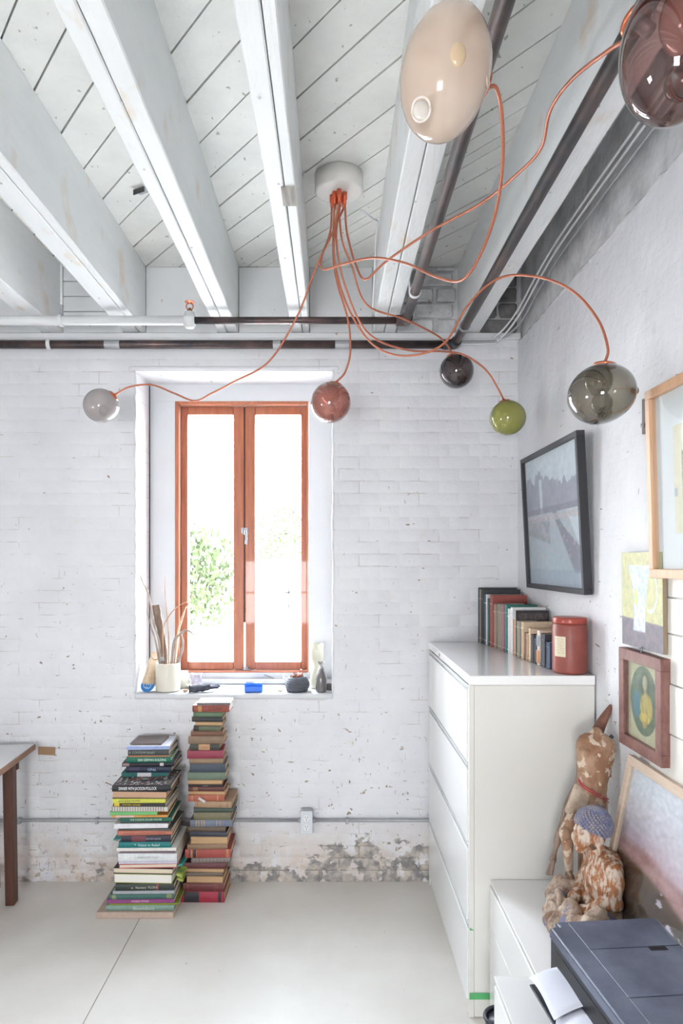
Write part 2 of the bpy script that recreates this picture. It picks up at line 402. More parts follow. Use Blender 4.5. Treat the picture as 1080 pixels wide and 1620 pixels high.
# infill above the masonry between the beams
BEAMS = [(-2.42, -2.31), (-1.98, -1.87), (-1.53, -1.42), (-1.10, -.983), (-.602, -.493), (-.211, -.119), (.215, .335), (.665, .777)]
ZB = HC+1.208
tr = obj('trim_1', (lambda bm: (bx(bm, XL, XR+.01, DW-.028, DW+.004, ZB-.036, ZB-.004, .004), bm)[1])(bmesh.new()), M_white); tr['kind'] = 'structure'
infill = bpy.data.objects.new('trim_2', None); COL.objects.link(infill); infill['kind'] = 'structure'
bays = list(zip([XL]+[b[1] for b in BEAMS], [b[0] for b in BEAMS]+[XR]))
for i, (a, b) in enumerate(bays):
    if i < 6 or i == 6:
        hs = [ZB-.004, ZC] if i not in (3,) else [ZB-.004, ZB+.11, ZB+.19, ZB+.27, ZC]
        if i == 6: hs = [ZB-.004, ZC]
        for z0, z1 in zip(hs, hs[1:]):
            box('infill_board', a+.002, b-.002, DW-.02+R.uniform(0, .004), DW+.003, z0+.002, z1-.002, M_white, infill, bev=.002)
M_oldbrick = mat('grey_painted_brick', (205, 207, 210), .75, rgb2=(172, 172, 174), vscale=14, bump=.4, bscale=40, spots=((150, 132, 118), 20, .7, (1, 1, 1)))
M_olddark = mat('darker_grey_brick', (132, 130, 130), .85, rgb2=(96, 94, 94), vscale=14, bump=.5, bscale=40)  # darker brick tone for the bay right of the last beam
box('mortar_bed', .335, 1.0, DW-.004, DW+.004, ZB-.004, ZC, M_conc, infill)
for i in (7, 8):
    a, b = bays[i]; z = ZB-.002; row = 0
    while z < ZC-.02:
        h = .082; x = a+.003-(.11 if row % 2 else 0)
        while x < b-.01:
            x0, x1 = max(x, a+.003), min(x+.205, b-.003)
            if x1-x0 > .02:
                bm = bmesh.new(); bx(bm, x0, x1-.008, DW-.022-R.uniform(0, .006), DW, z, min(z+h-.01, ZC), .008)
                for v in bm.verts: v.co += Vector((R.uniform(-.003, .003), 0, R.uniform(-.003, .003)))
                obj('brick', bm, M_oldbrick if i == 7 else M_olddark, infill)
            x += .213
        z += h; row += 1

# ceiling: diagonal boards over beams made of paired planks
ceil = box('ceiling', XL-.2, 1.3, YB-.2, 4.0, ZC+.022, ZC+.1, M_dark); ceil['kind'] = 'structure'
def clip_poly(poly, f):
    out = []
    for i in range(len(poly)):
        a, b = poly[i], poly[(i+1) % len(poly)]; fa, fb_ = f(a), f(b)
        if fa >= 0: out.append(a)
        if (fa >= 0) != (fb_ >= 0):
            t = fa/(fa-fb_); out.append((a[0]+(b[0]-a[0])*t, a[1]+(b[1]-a[1])*t))
    return out
dirv = Vector((.623, -.782)); nrm = Vector((.782, .623))
YP0 = 1.2
x0r, x1r, y0r, y1r = XL+.3, 1.0, YP0, DW
t = nrm.dot(Vector((x0r, y0r)))-.05; tmax = nrm.dot(Vector((x1r, y1r)))
ref = nrm.dot(Vector((-.49, 2.305))); pw = .140
t = ref-pw*math.ceil((ref-t)/pw)
k = 0
while t < tmax:
    splits = [0, pw]
    if R.random() < .25: splits = [0, pw*R.uniform(.35, .6), pw]
    for s0, s1 in zip(splits, splits[1:]):
        gap0 = .0065 if s0 == 0 else .0004
        c0, c1 = t+s0+gap0, t+s1-(.0 if s1 == pw else .0008)
        big = [(nrm.x*c0-dirv.x*9, nrm.y*c0-dirv.y*9), (nrm.x*c0+dirv.x*9, nrm.y*c0+dirv.y*9), (nrm.x*c1+dirv.x*9, nrm.y*c1+dirv.y*9), (nrm.x*c1-dirv.x*9, nrm.y*c1-dirv.y*9)]
        for f in (lambda p: p[0]-x0r, lambda p: x1r-p[0], lambda p: p[1]-y0r, lambda p: y1r-p[1]):
            if big: big = clip_poly(big, f)
        if len(big) > 2:
            bm = bmesh.new(); prism(bm, big, ZC+R.uniform(-.002, .002), ZC+.021, 'z'); obj('roof_board', bm, M_deck, ceil)
    t += pw
box('plain_deck', XL-.1, 1.1, YB-.1, YP0-.003, ZC, ZC+.021, M_deck, ceil); box('plain_deck', XL-.1, x0r-.003, YP0, DW, ZC, ZC+.021, M_deck, ceil)
M_beam = mat('white_painted_beam', (240, 242, 243), .5, rgb2=(230, 233, 234), vscale=3, stretch=(2, .4, 2), bump=.15, bscale=50, obj=False, spots=((224, 206, 186), 6, .60, (2.2, 1, .9), .22))
def beam(x0, x1, crack=.45, notch=None):
    xm = x0+(x1-x0)*crack
    b = bpy.data.objects.new('ceiling_beam', None); COL.objects.link(b); b.parent = ceil
    for a, c, dz in ((x0, xm-.0016, 0), (xm+.0016, x1, R.uniform(-.002, .002))):
        bm = bmesh.new(); ny = 26; ys = [YB+(DW-.001-YB)*i/ny for i in range(ny+1)]
        rings = []
        for y in ys:
            j = [R.uniform(-.0022, .0022) for _ in range(4)]
            rings.append([bm.verts.new(p) for p in ((a+j[0]*(a == x0), y, ZB+dz+j[1]), (c+j[2]*(c == x1), y, ZB+dz+j[3]), (c, y, ZC-.001), (a, y, ZC-.001))])
        for p, q in zip(rings, rings[1:]):
            for i in range(4): bm.faces.new((p[i], p[(i+1) % 4], q[(i+1) % 4], q[i]))
        bm.faces.new(rings[0]); bm.faces.new(rings[-1][::-1]); bmesh.ops.recalc_face_normals(bm, faces=bm.faces[:])
        es = [e for e in bm.edges if all(abs(v.co.z-ZB) < .01 for v in e.verts) and abs(e.verts[0].co.y-e.verts[1].co.y) > .1]
        bmesh.ops.bevel(bm, geom=es, offset=.004, segments=1, affect='EDGES')
        obj('beam_plank', bm, M_beam, b)
    # nail heads
    for y in (1.75, 2.1, 2.6, 3.0):
        bm = bmesh.new(); lathe(bm, [(.004, 0), (.004, .002)], 8, Matrix.Translation((x0+.02+R.random()*.05, y+R.random()*.2, ZB-.003))); obj('nail_head', bm, M_conc, b)
for i, (a, c) in enumerate(BEAMS): beam(a, c, [.5, .5, .4, .7, .45, .62, .5, .12][i])
# knocked-out notch at the bottom of the middle beam
box('split_patch', -.165, -.121, 2.20, 2.315, ZB-.0035, ZB+.001, mat('weathered_grey_wood', (176, 170, 164), .8, rgb2=(128, 122, 116), vscale=60, stretch=(1, .1, 1)), ceil)
M_rawwood = mat('weathered_grey_wood', (170, 164, 158), .8, rgb2=(130, 124, 118), vscale=60, stretch=(1, .1, 1))
# right wall with the hole, upper concrete band
HY0, HY1, HZ0, HZ1 = 1.985, 2.172, .90, 1.057
def wall_right():
    bm = bmesh.new(); X0, X1 = XR, XR+.22
    bx(bm, X0, X1, YB-.2, HY0, 0, 2.85); bx(bm, X0, X1, HY1, DW+.3, 0, 2.85)
    bx(bm, X0, X1, HY0, HY1, 0, HZ0); bx(bm, X0, X1, HY0, HY1, HZ1, 2.85)
    o = obj('wall_right', bm, M_wallr); o['kind'] = 'structure'; return o
wr = wall_right()
box('wall_cavity', XR+.1, XR+.12, HY0-.01, HY1+.01, HZ0-.01, HZ1+.01, M_dark, wr)
bm = bmesh.new(); bx(bm, 1.0, XR+.22, YB-.2, DW+.3, 2.855, 3.276); obj('upper_band', bm, M_conc, wr)
q = []
y = DW
while y > -.5: q.append((XR+.006+R.uniform(-.003, .006), y, 2.852+R.uniform(-.004, .004))); y -= .035
tubeo('ragged_ledge', q, lambda t: .010*(1+.6*nz(t*90, 3)), M_conc, wr, seg=6, n=1, sp=False)
# white boards lining the near end of the right wall
M_board = mat('white_lining_board', (236, 234, 228), .5, var=.05, vscale=5, bump=.12)
zz = [1.057, 1.20, 1.345, 1.49, 1.595, 1.70]
for z0, z1 in zip(zz, zz[1:]): box('lining_board', XR-.007-R.uniform(0, .003), XR+.001, .9, 2.09+R.uniform(-.02, .02), z0+.0015, z1-.0015, M_board, wr, bev=.002)
box('lining_board', XR-.008, XR+.001, .9, HY0-.002, .90, 1.055, M_board, wr, bev=.002)
box('lining_board', XR-.009, XR+.001, HY1+.004, 2.20, .87, 1.16, M_board, wr, bev=.002)
box('lining_board', XR-.008, XR+.001, .9, 2.20, .55, .868, M_board, wr, bev=.002)
# left and back walls with unseen windows, their openings sized to balance the light
def wall_open(name, xy, opening, axis):
    bm = bmesh.new(); a0, a1, o0, o1, z0, z1 = opening
    def b_(p, q, r, s):
        if axis == 'x': bx(bm, xy-.2, xy, p, q, r, s)
        else: bx(bm, p, q, xy-.2, xy, r, s)
    b_(a0, o0, 0, 3.3); b_(o1, a1, 0, 3.3); b_(o0, o1, 0, z0); b_(o0, o1, z1, 3.3)
    o = obj(name, bm, M_outer); o['kind'] = 'structure'; return o
wall_open('wall_left', XL, (YB-.2, DW+.3)+WL, 'x')
wall_open('wall_back', YB, (XL, XR)+WB, 'y')
M_mull = mat('dark_steel_bar', (60, 60, 64), .5)
for n_, bars in (('window_2', [(-3.02, -2.99, y_-.015, y_+.015, WL[2], WL[3]) for y_ in (WL[0]*.67+WL[1]*.33, WL[0]*.33+WL[1]*.67)]+[(-3.02, -2.99, WL[0], WL[1], (WL[2]+WL[3])/2-.015, (WL[2]+WL[3])/2+.015)]),
                 ('window_3', [(x_-.015, x_+.015, -3.02, -2.99, WB[2], WB[3]) for x_ in (WB[0]*.67+WB[1]*.33, WB[0]*.33+WB[1]*.67)]+[(WB[0], WB[1], -3.02, -2.99, (WB[2]+WB[3])/2-.015, (WB[2]+WB[3])/2+.015)])):
    e = bpy.data.objects.new(n_, None); COL.objects.link(e); e['kind'] = 'structure'
    for b_ in bars: box('glazing_bar', *b_, M_mull, e)

# ------------------------------------------------------------------ window_1
M_wood = mat('orange_varnished_wood', (172, 100, 66), .38, rgb2=(150, 82, 56), vscale=14, stretch=(5, 5, .35), bump=.08, bscale=60, coat=.25)
M_woodv = M_wood
M_metal = mat('satin_steel', (150, 152, 158), .4, .8)
win = bpy.data.objects.new('window_1', None); COL.objects.link(win); win['kind'] = 'structure'
PY = 3.92                                     # face of the white panel in the reveal
def PX(px, Y=PY): return (px-VX)*Y/F
def PZ(py, Y=PY): return HC+(VY-py)*Y/F
fx0, fx1, fz0, fz1 = PX(277), PX(488), PZ(1064), PZ(635)
box('side_panel', OX0-.02, fx0-.001, PY, PY+.04, OZ0-.02, fz1, M_panel, win)
box('side_panel', fx1+.001, OX1+.03, PY, PY+.04, OZ0-.02, fz1, M_panel, win)
box('head_panel', OX0-.02, OX1+.03, PY, PY+.04, fz1+.001, OZ1+.03, M_panel, win)
box('sill_panel', fx0, fx1, PY-.0, PY+.04, OZ0-.02, fz0-.001, M_panel, win)
box('sill_board', OX0+.004, OX1-.004, PY-.045, PY-.001, OZ0+.0025, OZ0+.028, M_panel, win, bev=.005)
box('reveal_gap', OX0+.0005, OX0+.004, PY-.012, PY-.004, OZ0+.03, OZ1, M_dark, win)
SY = 3.965                                    # face of the sashes
f = .010
box('frame_jamb', fx0, fx0+f+.012, PY-.004, SY+.07, fz0, fz1, M_wood, win, bev=.002)
box('frame_jamb', fx1-f, fx1, PY-.004, SY+.07, fz0, fz1, M_wood, win, bev=.002)
box('frame_head', fx0+.022, fx1-f, PY-.004, SY+.07, fz1-.018, fz1, M_wood, win, bev=.002)
box('frame_sill', fx0+.022, fx1-f, PY-.004, SY+.07, fz0, fz0+.008, M_wood, win, bev=.002)
M_pane = thin_glass('window_pane_glass', (250, 252, 252), 1, edge=(235, 240, 240))
def sash(x0, x1, gx0, gx1, gz0, gz1):
    z0, z1 = fz0+.010, fz1-.020
    s = bpy.data.objects.new('casement_sash', None); COL.objects.link(s); s.parent = win
    Y1 = SY+.055
    for (a, b, c, d, n_) in ((x0, gx0, z0, z1, 'stile'), (gx1, x1, z0, z1, 'stile'), (gx0, gx1, z0, gz0, 'rail'), (gx0, gx1, gz1, z1, 'rail')):
        box(n_, a+.0004, b-.0004, SY, Y1, c, d, M_wood, s, bev=.003)
    box('pane', gx0-.004, gx1+.004, SY+.025, SY+.031, gz0-.004, gz1+.004, M_pane, s)
    return s
gz0, gz1 = PZ(1047, SY), PZ(656, SY)
s1 = sash(fx0+.023, PX(385.5, SY), PX(297, SY), PX(369, SY), gz0, gz1)
s2 = sash(PX(387.5, SY), fx1-.011, PX(403.5, SY), PX(476, SY), gz0, gz1)
box('astragal', PX(383, SY), PX(390, SY), SY+.012, SY+.05, PZ(985, SY), fz1-.02, M_mull, s1)
# handle (tilt lever) and stay arm
hp = P(388, 843, SY)
box('handle_plate', hp.x-.017, hp.x+.017, SY-.008, SY+.001, hp.z-.012, hp.z+.030, M_metal, s2, bev=.003)
box('handle_plate', hp.x-.024, hp.x-.008, SY-.014, SY-.002, hp.z-.004, hp.z+.030, M_metal, s1, bev=.003)
tubeo('lever', [hp+Vector((.004, -.01, .01)), hp+Vector((.006, -.035, .006)), hp+Vector((.010, -.04, -.03)), hp+Vector((.008, -.04, -.068))], .0065, M_metal, s2)
sy = thing('stay_arm', 'thin pale metal window stay lying from the sash foot onto the sill', 'window stay', (0, 0, 0))
a = P(389, 1058, SY-.008); box('mount', a.x-.018, a.x+.014, SY-.012, SY-.0005, a.z-.010, a.z+.012, M_metal, sy, bev=.003)
tubeo('rod', [a+Vector((0, -.012, .004)), P(410, 1065, 3.93), P(433, 1073, 3.905)], .003, M_metal, sy)
bm = bmesh.new(); lathe(bm, [(.011, 0), (.011, .012), (.006, .014), (.006, .024), (.009, .026), (.009, .032)], 16, Matrix.Translation(P(449.5, 1072, 3.885)+Vector((0, 0, -.01)))); tag(obj('window_knob', bm, M_panel, smooth=True), 'small white knob standing on the sill in front of the right sash', 'knob')

# ------------------------------------------------------------------ outside
M_ground = mat('pale_gravel', (235, 235, 228), .9, var=.05, vscale=1)
g = box('ground', -60, 60, 4.45, 110, -.55, -.35, M_ground); g['kind'] = 'structure'
M_leaf = mat('bright_leaves', (64, 72, 48), .7, rgb2=(44, 52, 32), vscale=1.5)
M_bark = mat('bark', (130, 118, 100), .8)
def foliage(name, c, r, n, seed, parent=None, s=.11):
    rr = random.Random(seed); bm = bmesh.new()
    for _ in range(n):
        d = Vector((rr.gauss(0, 1), rr.gauss(0, 1), rr.gauss(0, 1))).normalized()*(rr.random()**.4)
        p = Vector((c[0]+d.x*r[0], c[1]+d.y*r[1], c[2]+d.z*r[2])) + Vector((rr.gauss(0, .1), rr.gauss(0, .1), rr.gauss(0, .1)))
        q = Euler((rr.random()*6, rr.random()*6, rr.random()*6)).to_matrix(); k = s*rr.uniform(.6, 1.3)
        vs = [bm.verts.new(p+q@Vector(v)*k) for v in ((-1, 0, 0), (0, -.5, .1), (1, 0, 0), (0, .5, .1))]; bm.faces.new(vs)
    return obj(name, bm, M_leaf, parent)
def tree(label, cat, name, x, y, h, r, n, seed):
    t_ = thing(name, label, cat, (x, y, -.35)); c = (0, 0, h*.58)
    tubeo('trunk', [(0, 0, 0), (.05, 0, h*.3), (-.05, 0, h*.7)], lambda t: .12*(1-.6*t), M_bark, t_)
    tag(foliage('foliage', c, r, n, seed, t_), kind='stuff')
tree('loose pale green shrub outside, seen through the left casement', 'shrub', 'shrub', -3.75, 19, 2.9, (1.25, 1.1, 1.5), 1500, 3)
tree('washed-out tree far outside, behind the right casement', 'tree', 'tree', -2.6, 42, 6, (3.2, 2.5, 2.2), 2600, 5)
car = thing('parked_car', 'parked car far outside, washed out by daylight, low in the right casement', 'car', (-1.2, 30, -.35))
M_car = mat('car_paint', (16, 17, 22), .6); M_tire = mat('rubber', (10, 10, 12), .8); M_cglass = mat('car_glass', (8, 9, 12), .1)
for m_ in (M_car, M_tire, M_cglass, M_leaf): m_.node_tree.nodes['Principled BSDF'].inputs['Specular IOR Level'].default_value = .06
bm = bmesh.new(); prism(bm, [(-.85, .25), (-.88, .75), (-.8, .92), (.8, .92), (.88, .75), (.85, .25)], -.3, 3.6, 'y'); obj('body', bm, M_car, car)
bm = bmesh.new(); prism(bm, [(-.78, .9), (-.6, 1.42), (.6, 1.42), (.78, .9)], .8, 3.0, 'y'); obj('cabin', bm, M_car, car)
bm = bmesh.new(); prism(bm, [(-.68, .95), (-.55, 1.36), (.55, 1.36), (.68, .95)], .785, .81, 'y'); obj('windscreen', bm, M_cglass, car)
for sx_ in (-1, 1):
    for yy in (.3, 2.9):
        bm = bmesh.new(); lathe(bm, [(.31, -.1), (.31, .1)], 20, Matrix.Translation((sx_*.76, yy, .31)) @ Matrix.Rotation(PI/2, 4, 'Y')); obj('wheel', bm, M_tire, car)
# ------------------------------------------------------------------ pipes, conduit, cables
M_pipe = mat('dark_steel_pipe', (62, 60, 64), .34, .6, rgb2=(104, 84, 80), vscale=9, stretch=(1, 1, 1), obj=False, spots=((176, 172, 170), 11, .72, (1, 1, 1)))
M_pipew = mat('white_painted_pipe', (226, 228, 230), .4, var=.05, obj=False)
M_cop = mat('copper', (200, 118, 88), .32, .85); M_brass = mat('aged_brass', (166, 120, 84), .35, .9)
M_galv = mat('galvanised_steel', (176, 178, 182), .45, .35, var=.15, vscale=30, obj=False)
def zr(y, Y): return HC+(VY-y)*Y/F
YA = 3.30; ZA = zr(507, YA); XA = PX(642.5, YA); r_p = .0215
sp_ = thing('sprinkler_pipe', 'upper sprinkler pipe, white at left and dark steel at right, turning along the ceiling', 'pipe')
xf = PX(300, YA)
tubeo('white_pipe', [(-2.9, YA, ZA), (xf, YA, ZA)], r_p+.001, M_pipew, sp_, seg=20, sp=False)
tubeo('steel_pipe', [(xf, YA, ZA), (XA-.03, YA, ZA)], r_p*.8, M_pipe, sp_, seg=20, sp=False)
tubeo('elbow', [(XA-.05, YA, ZA), (XA-.012, YA, ZA), (XA, YA-.012, ZA), (XA, YA-.05, ZA)], r_p*1.22, M_pipe, sp_, seg=16)
tubeo('steel_pipe', [(XA, YA-.03, ZA), (XA, YB+.1, ZA)], r_p*.98, M_pipe, sp_, seg=20, sp=False)
tubeo('tee_fitting', [(xf-.025, YA, ZA), (xf+.025, YA, ZA)], r_p*1.4, M_pipew, sp_, seg=20, sp=False)
tubeo('tee_fitting', [(xf, YA, ZA-.035), (xf, YA, ZA+.04)], r_p*1.05, M_pipew, sp_, seg=20, sp=False)
hd = bpy.data.objects.new('sprinkler_head', None); COL.objects.link(hd); hd.parent = sp_
bm = bmesh.new(); lathe(bm, [(.012, 0), (.012, .012), (.006, .014), (.006, .02)], 16, Matrix.Translation((xf, YA, ZA+.04))); obj('nozzle', bm, M_brass, hd, smooth=True)
for s in (-1, 1): tubeo('yoke', [(xf+s*.010, YA, ZA+.052), (xf+s*.017, YA, ZA+.07), (xf+s*.004, YA, ZA+.087)], .003, M_cop, hd)
bm = bmesh.new(); lathe(bm, [(.002, 0), (.024, .002), (.024, .004), (.002, .006)], 18, Matrix.Translation((xf, YA, ZA+.086))); obj('deflector', bm, M_cop, hd)
ring = bmesh.new(); xh = PX(97, YA); lathe(ring, [(r_p+.004, -.008), (r_p+.008, -.008), (r_p+.008, .008), (r_p+.004, .008)], 20, Matrix.Translation((xh, YA, ZA)) @ Matrix.Rotation(PI/2, 4, 'Y'), cap=False)
hg = thing('pipe_hanger', 'white rod hanger dropping from the ceiling boards to the white pipe at left', 'pipe hanger', (0, 0, 0))
obj('clamp_ring', ring, M_pipew, hg); tubeo('rod', [(xh, YA, ZA+r_p+.004), (xh, YA, ZC-.012)], .0055, M_pipew, hg, sp=False)
box('nut', xh-.009, xh+.009, YA-.009, YA+.009, ZA+.028, ZA+.075, M_galv, hg, bev=.003); box('ceiling_plate', xh-.02, xh+.02, YA-.02, YA+.02, ZC-.014, ZC-.003, M_pipew, hg)
# second pipe
YP_ = 3.578; ZP = zr(545, YP_); XP = .564*(ZP-HC)
lp = thing('steam_pipe', 'lower dark steel pipe running across under the beams and turning toward the viewer', 'pipe')
tubeo('steel_pipe', [(-2.9, YP_, ZP), (XP-.03, YP_, ZP)], r_p, M_pipe, lp, seg=20, sp=False)
tubeo('elbow', [(XP-.06, YP_, ZP), (XP-.015, YP_, ZP), (XP, YP_-.015, ZP), (XP, YP_-.06, ZP)], r_p*1.25, M_pipe, lp, seg=16)
tubeo('steel_pipe', [(XP, YP_-.03, ZP), (XP, YB+.1, ZP)], r_p*1.0, M_pipe, lp, seg=20, sp=False)
def clampring(x, y, z, parent, axis, m=M_pipew):
    bm = bmesh.new(); lathe(bm, [(r_p+.001, -.01), (r_p+.005, -.01), (r_p+.005, .01), (r_p+.001, .01)], 20, Matrix.Translation((x, y, z)) @ Matrix.Rotation(PI/2, 4, axis), cap=False); return obj('clamp_ring', bm, m, parent)
clampring(XP, 3.30, ZP, lp, 'X', M_galv); clampring(PX(78, YP_), YP_, ZP, lp, 'Y'); clampring(XA, 2.95, ZA, sp_, 'X')
h2 = thing('pipe_hanger', 'white bent hanger strap over the dark pipe beside the right beam', 'pipe hanger')
tubeo('strap', [(XA-.024, 2.95, ZA), (XA-.024, 2.96, ZA+.10), (XA+.0, 2.96, ZA+.13), (XA, 2.96, ZC-.003)], .004, M_pipew, h2)
box('ceiling_plate', XA-.022, XA+.022, 2.94, 2.98, ZC-.01, ZC-.003, M_mull, h2)
# gloss highlights painted onto the pipe as pale sleeves
for px0, px1 in ((166, 190), (432, 444), (530, 552)):
    x0_, x1_ = PX(px0, YP_), PX(px1, YP_); bm = bmesh.new(); lathe(bm, [(r_p+.0006, x0_), (r_p+.0012, x0_+.006), (r_p+.0012, x1_-.006), (r_p+.0006, x1_)], 14, Matrix.Translation((0, YP_, ZP)) @ Matrix.Rotation(PI/2, 4, 'Y'), cap=False)
    obj('painted_glint', bm, M_galv, lp)
# thin conduits along the ledge, coming down the right wall corner
cab = thing('cable_bundle', 'thin white painted cables along the ledge, curving up beside the right-hand beam', 'cable')
for k, (ratio, zrel, yy) in enumerate(((.702, 1.345, 3.585), (.745, 1.30, 3.577), (.72, 1.33, 3.592))):
    X_ = min(ratio*zrel, .985); yend = zr(537+k*3.5, yy)
    tubeo('cable', [(X_, -1, HC+zrel), (X_, 1.5, HC+zrel+.004), (X_-.003, 2.7, HC+zrel), (X_-.01, 3.1, HC+zrel-.035), (X_-.03, 3.4, HC+zrel-.11), (X_-.09, yy-.02, yend+.012), (X_-.2, yy, yend), (0, yy, yend), (-1.2, yy, yend+.002), (-2.9, yy, yend)], .0052, M_pipew if k != 1 else M_galv, cab, seg=8)
# outlet and its conduit
zc_ = zr(1298, DW-.02)
cn = thing('wall_conduit', 'horizontal steel conduit clipped along the far wall low above the floor', 'conduit')
ox = PX(485, DW-.02)
tubeo('tube', [(-2.9, DW-.018, zc_), (ox-.034, DW-.018, zc_)], .009, M_galv, cn, sp=False, seg=14); tubeo('tube', [(ox+.034, DW-.018, zc_), (XR-.003, DW-.018, zc_)], .009, M_galv, cn, sp=False, seg=14)
for x_ in (-1.24, -.55, .08, -1.65): box('pipe_clip', x_-.008, x_+.008, DW-.03, DW-.001, zc_-.018, zc_+.012, M_galv, cn, bev=.002)
ou = thing('outlet_box', 'grey metal double outlet on the conduit under the window', 'outlet', (ox, DW-.002, zc_))
box('back_box', -.030, .030, -.042, 0, -.058, .064, M_galv, ou, bev=.006); box('cover_plate', -.032, .032, -.048, -.0425, -.060, .060, mat('outlet_cover', (214, 218, 224), .4), ou, bev=.003)
for s in (-1, 1):
    bm = bmesh.new(); lathe(bm, [(.0165, 0), (.0165, .003)], 20, Matrix.Translation((0, -.048, s*.024)) @ Matrix.Rotation(PI/2, 4, 'X')); rc = obj('receptacle', bm, mat('receptacle_white', (232, 234, 236), .4), ou)
    for dx in (-.006, .006): box('slot', dx-.0012, dx+.0012, -.0518, -.0508, s*.024, s*.024+.009, M_mull, rc)
    box('slot', -.0022, .0022, -.0518, -.0508, s*.024-.010, s*.024-.005, M_mull, rc)
for s in (-1, 1): tubeo('connector', [(s*.030, -.016, 0), (s*.044, -.016, 0)], .0125, M_galv, ou, sp=False)
# brown tape on the wall, metal plate on the ceiling, wall bits
bm = bmesh.new(); bx(bm, -.045, .045, -.0016, 0, -.021, .021)
tag(obj('tape_patch', bm, mat('brown_tape', (168, 132, 100), .5, var=.15, vscale=30), loc=P(74, 1188, DW-.004), rot=(0, .05, 0)), 'small strip of brown tape stuck on the wall beside the desk', 'tape')
pb = thing('ceiling_bracket', 'small bent grey metal plate nailed to the ceiling boards between two left beams', 'bracket', (P(225, 301, F*1.55/(VY-301)).x, F*1.55/(VY-301), ZC-.004), (0, 0, -.5))
box('plate', -.03, .03, -.02, .02, -.004, 0, M_galv, pb, bev=.001); box('flange', -.03, .03, -.022, -.018, -.022, -.001, M_mull, pb)
rb = thing('wall_hook_plate', 'small dark metal plate on the right wall behind the pine frame', 'bracket', (XR-.004, 2.135, HC+.475))
box('plate', -.004, .003, -.018, .018, -.075, .035, mat('rusty_metal', (96, 88, 84), .6, .5), rb); tubeo('bolt', [(-.002, 0, -.05), (-.014, 0, -.05)], .007, M_galv, rb, sp=False)

# ------------------------------------------------------------------ chandelier
CY = 2.745; cx = PX(536, CY)
ch = thing('canopy_chandelier', 'white round ceiling canopy with copper cord grips for the cord pendants', 'ceiling canopy', (cx, CY, ZC-.003))
bm = bmesh.new(); lathe(bm, [(.097, 0), (.097, -.062), (.094, -.068), (.086, -.070), (0.0001, -.070)], 48); obj('canopy', bm, mat('canopy_white', (226, 224, 220), .45), ch, smooth=True)
M_grip = mat('copper_grip', (206, 96, 64), .35, .5)
grips = [(-.032, .02), (-.018, .035), (-.020, -.01), (0, .03), (.004, 0), (.0, -.03), (.022, .025), (.026, -.006)]
for gx, gy in grips:
    bm = bmesh.new(); lathe(bm, [(.009, 0), (.009, -.03), (.006, -.034), (.006, -.05), (.004, -.052)], 12, Matrix.Translation((gx*.9, gy*.9, -.068))); obj('cord_grip', bm, M_grip, ch, smooth=True)
def g_(i): return (cx+grips[i][0]*.9, CY+grips[i][1]*.9, ZC-.003-.118)
tubeo('junction_cable', [P(572, 333, 2.745), P(590, 347, 2.9), P(597, 352, 3.0), P(594, 385, 3.05), P(592, 440, 3.1), P(590, 490, 3.25), P(594, 520, 3.5)], .0045, M_pipew, ch)
ch.children[-1].matrix_parent_inverse = Matrix.Translation(-Vector((cx, CY, ZC-.003)))
tubeo('junction_cable', [P(500, 272, 2.75), P(492, 268, 2.76), P(480, 277, 2.72)], .0045, M_pipew, ch)
ch.children[-1].matrix_parent_inverse = Matrix.Translation(-Vector((cx, CY, ZC-.003)))

def pendant(label, px, py, Y, rx, rz, rot, mglass, bubbles, cord, gi, attach, ry=None, name='glass_pendant', minner=None):
    """attach: direction (local world vec) of the cap; bubbles: list of (offset vec, radius, kind)"""
    c = P(px, py, Y); ry = ry or rx
    t_ = thing(name, label, 'pendant lamp', c, group='blown glass pendants on copper cords')
    bm = bmesh.new(); ell(bm, (0, 0, 0), (rx, ry, rz), rot, 5)
    for v in bm.verts:
        k = 1+.018*nz(v.co.x*9+px, v.co.y*9, v.co.z*9); v.co *= k
    obj('globe', bm, mglass, t_, smooth=True)
    for off, r, kind in bubbles:
        bm = bmesh.new(); ell(bm, (0, 0, 0), (r, r, r*1.12), None, 4); ob = obj('inner_bubble', bm, minner or kind, t_, smooth=True, loc=off)
    av = Vector(attach).normalized(); q = av.to_track_quat('Z', 'Y')
    M_ = Euler(rot).to_matrix() if rot else Matrix.Identity(3)
    l = M_.transposed() @ av; dist = 1/math.sqrt((l.x/rx)**2+(l.y/ry)**2+(l.z/rz)**2)
    bm = bmesh.new(); rr = rx*.33; lathe(bm, [(rr, -.006), (rr, .0015), (rr*.8, .004), (.008, .006), (.006, .012), (.0001, .012)], 24, Matrix.Translation(av*(dist-.003)) @ q.to_matrix().to_4x4()); obj('copper_cap', bm, M_cop, t_, smooth=True)
    bm = bmesh.new(); lathe(bm, [(.012, 0), (.012, -rx*.45), (.004, -rx*.5)], 14, Matrix.Translation(av*(dist-.004)) @ q.to_matrix().to_4x4()); obj('lamp_socket', bm, M_galv, t_, smooth=True)
    pts = [g_(gi)] + [P(*p) for p in cord] + [c+av*(dist+.006)]
    o = tubeo('cord', [Vector(p)-c for p in pts], .0042, M_cord, t_, seg=8, n=10)
    return t_
M_cord = mat('copper_braided_cord', (186, 112, 84), .42, .35, var=.2, vscale=200)
G_milk = thin_glass('milky_grey_glass', (190, 184, 186), 1.3, .72, (184, 176, 176))
G_beige = mat('beige_opal_glass', (206, 188, 172), .12, rgb2=(192, 170, 152), vscale=5, coat=.6, detail=2)
G_beigein = mat('beige_opal_bubble', (204, 178, 146), .15, coat=.5)
G_pink = thin_glass('copper_pink_glass', (222, 170, 158), 2.2, .20, (200, 140, 125), edge=(120, 60, 50))
G_dark = thin_glass('dark_plum_glass', (150, 134, 136), 2.2, .08, (70, 60, 64), edge=(40, 32, 36))
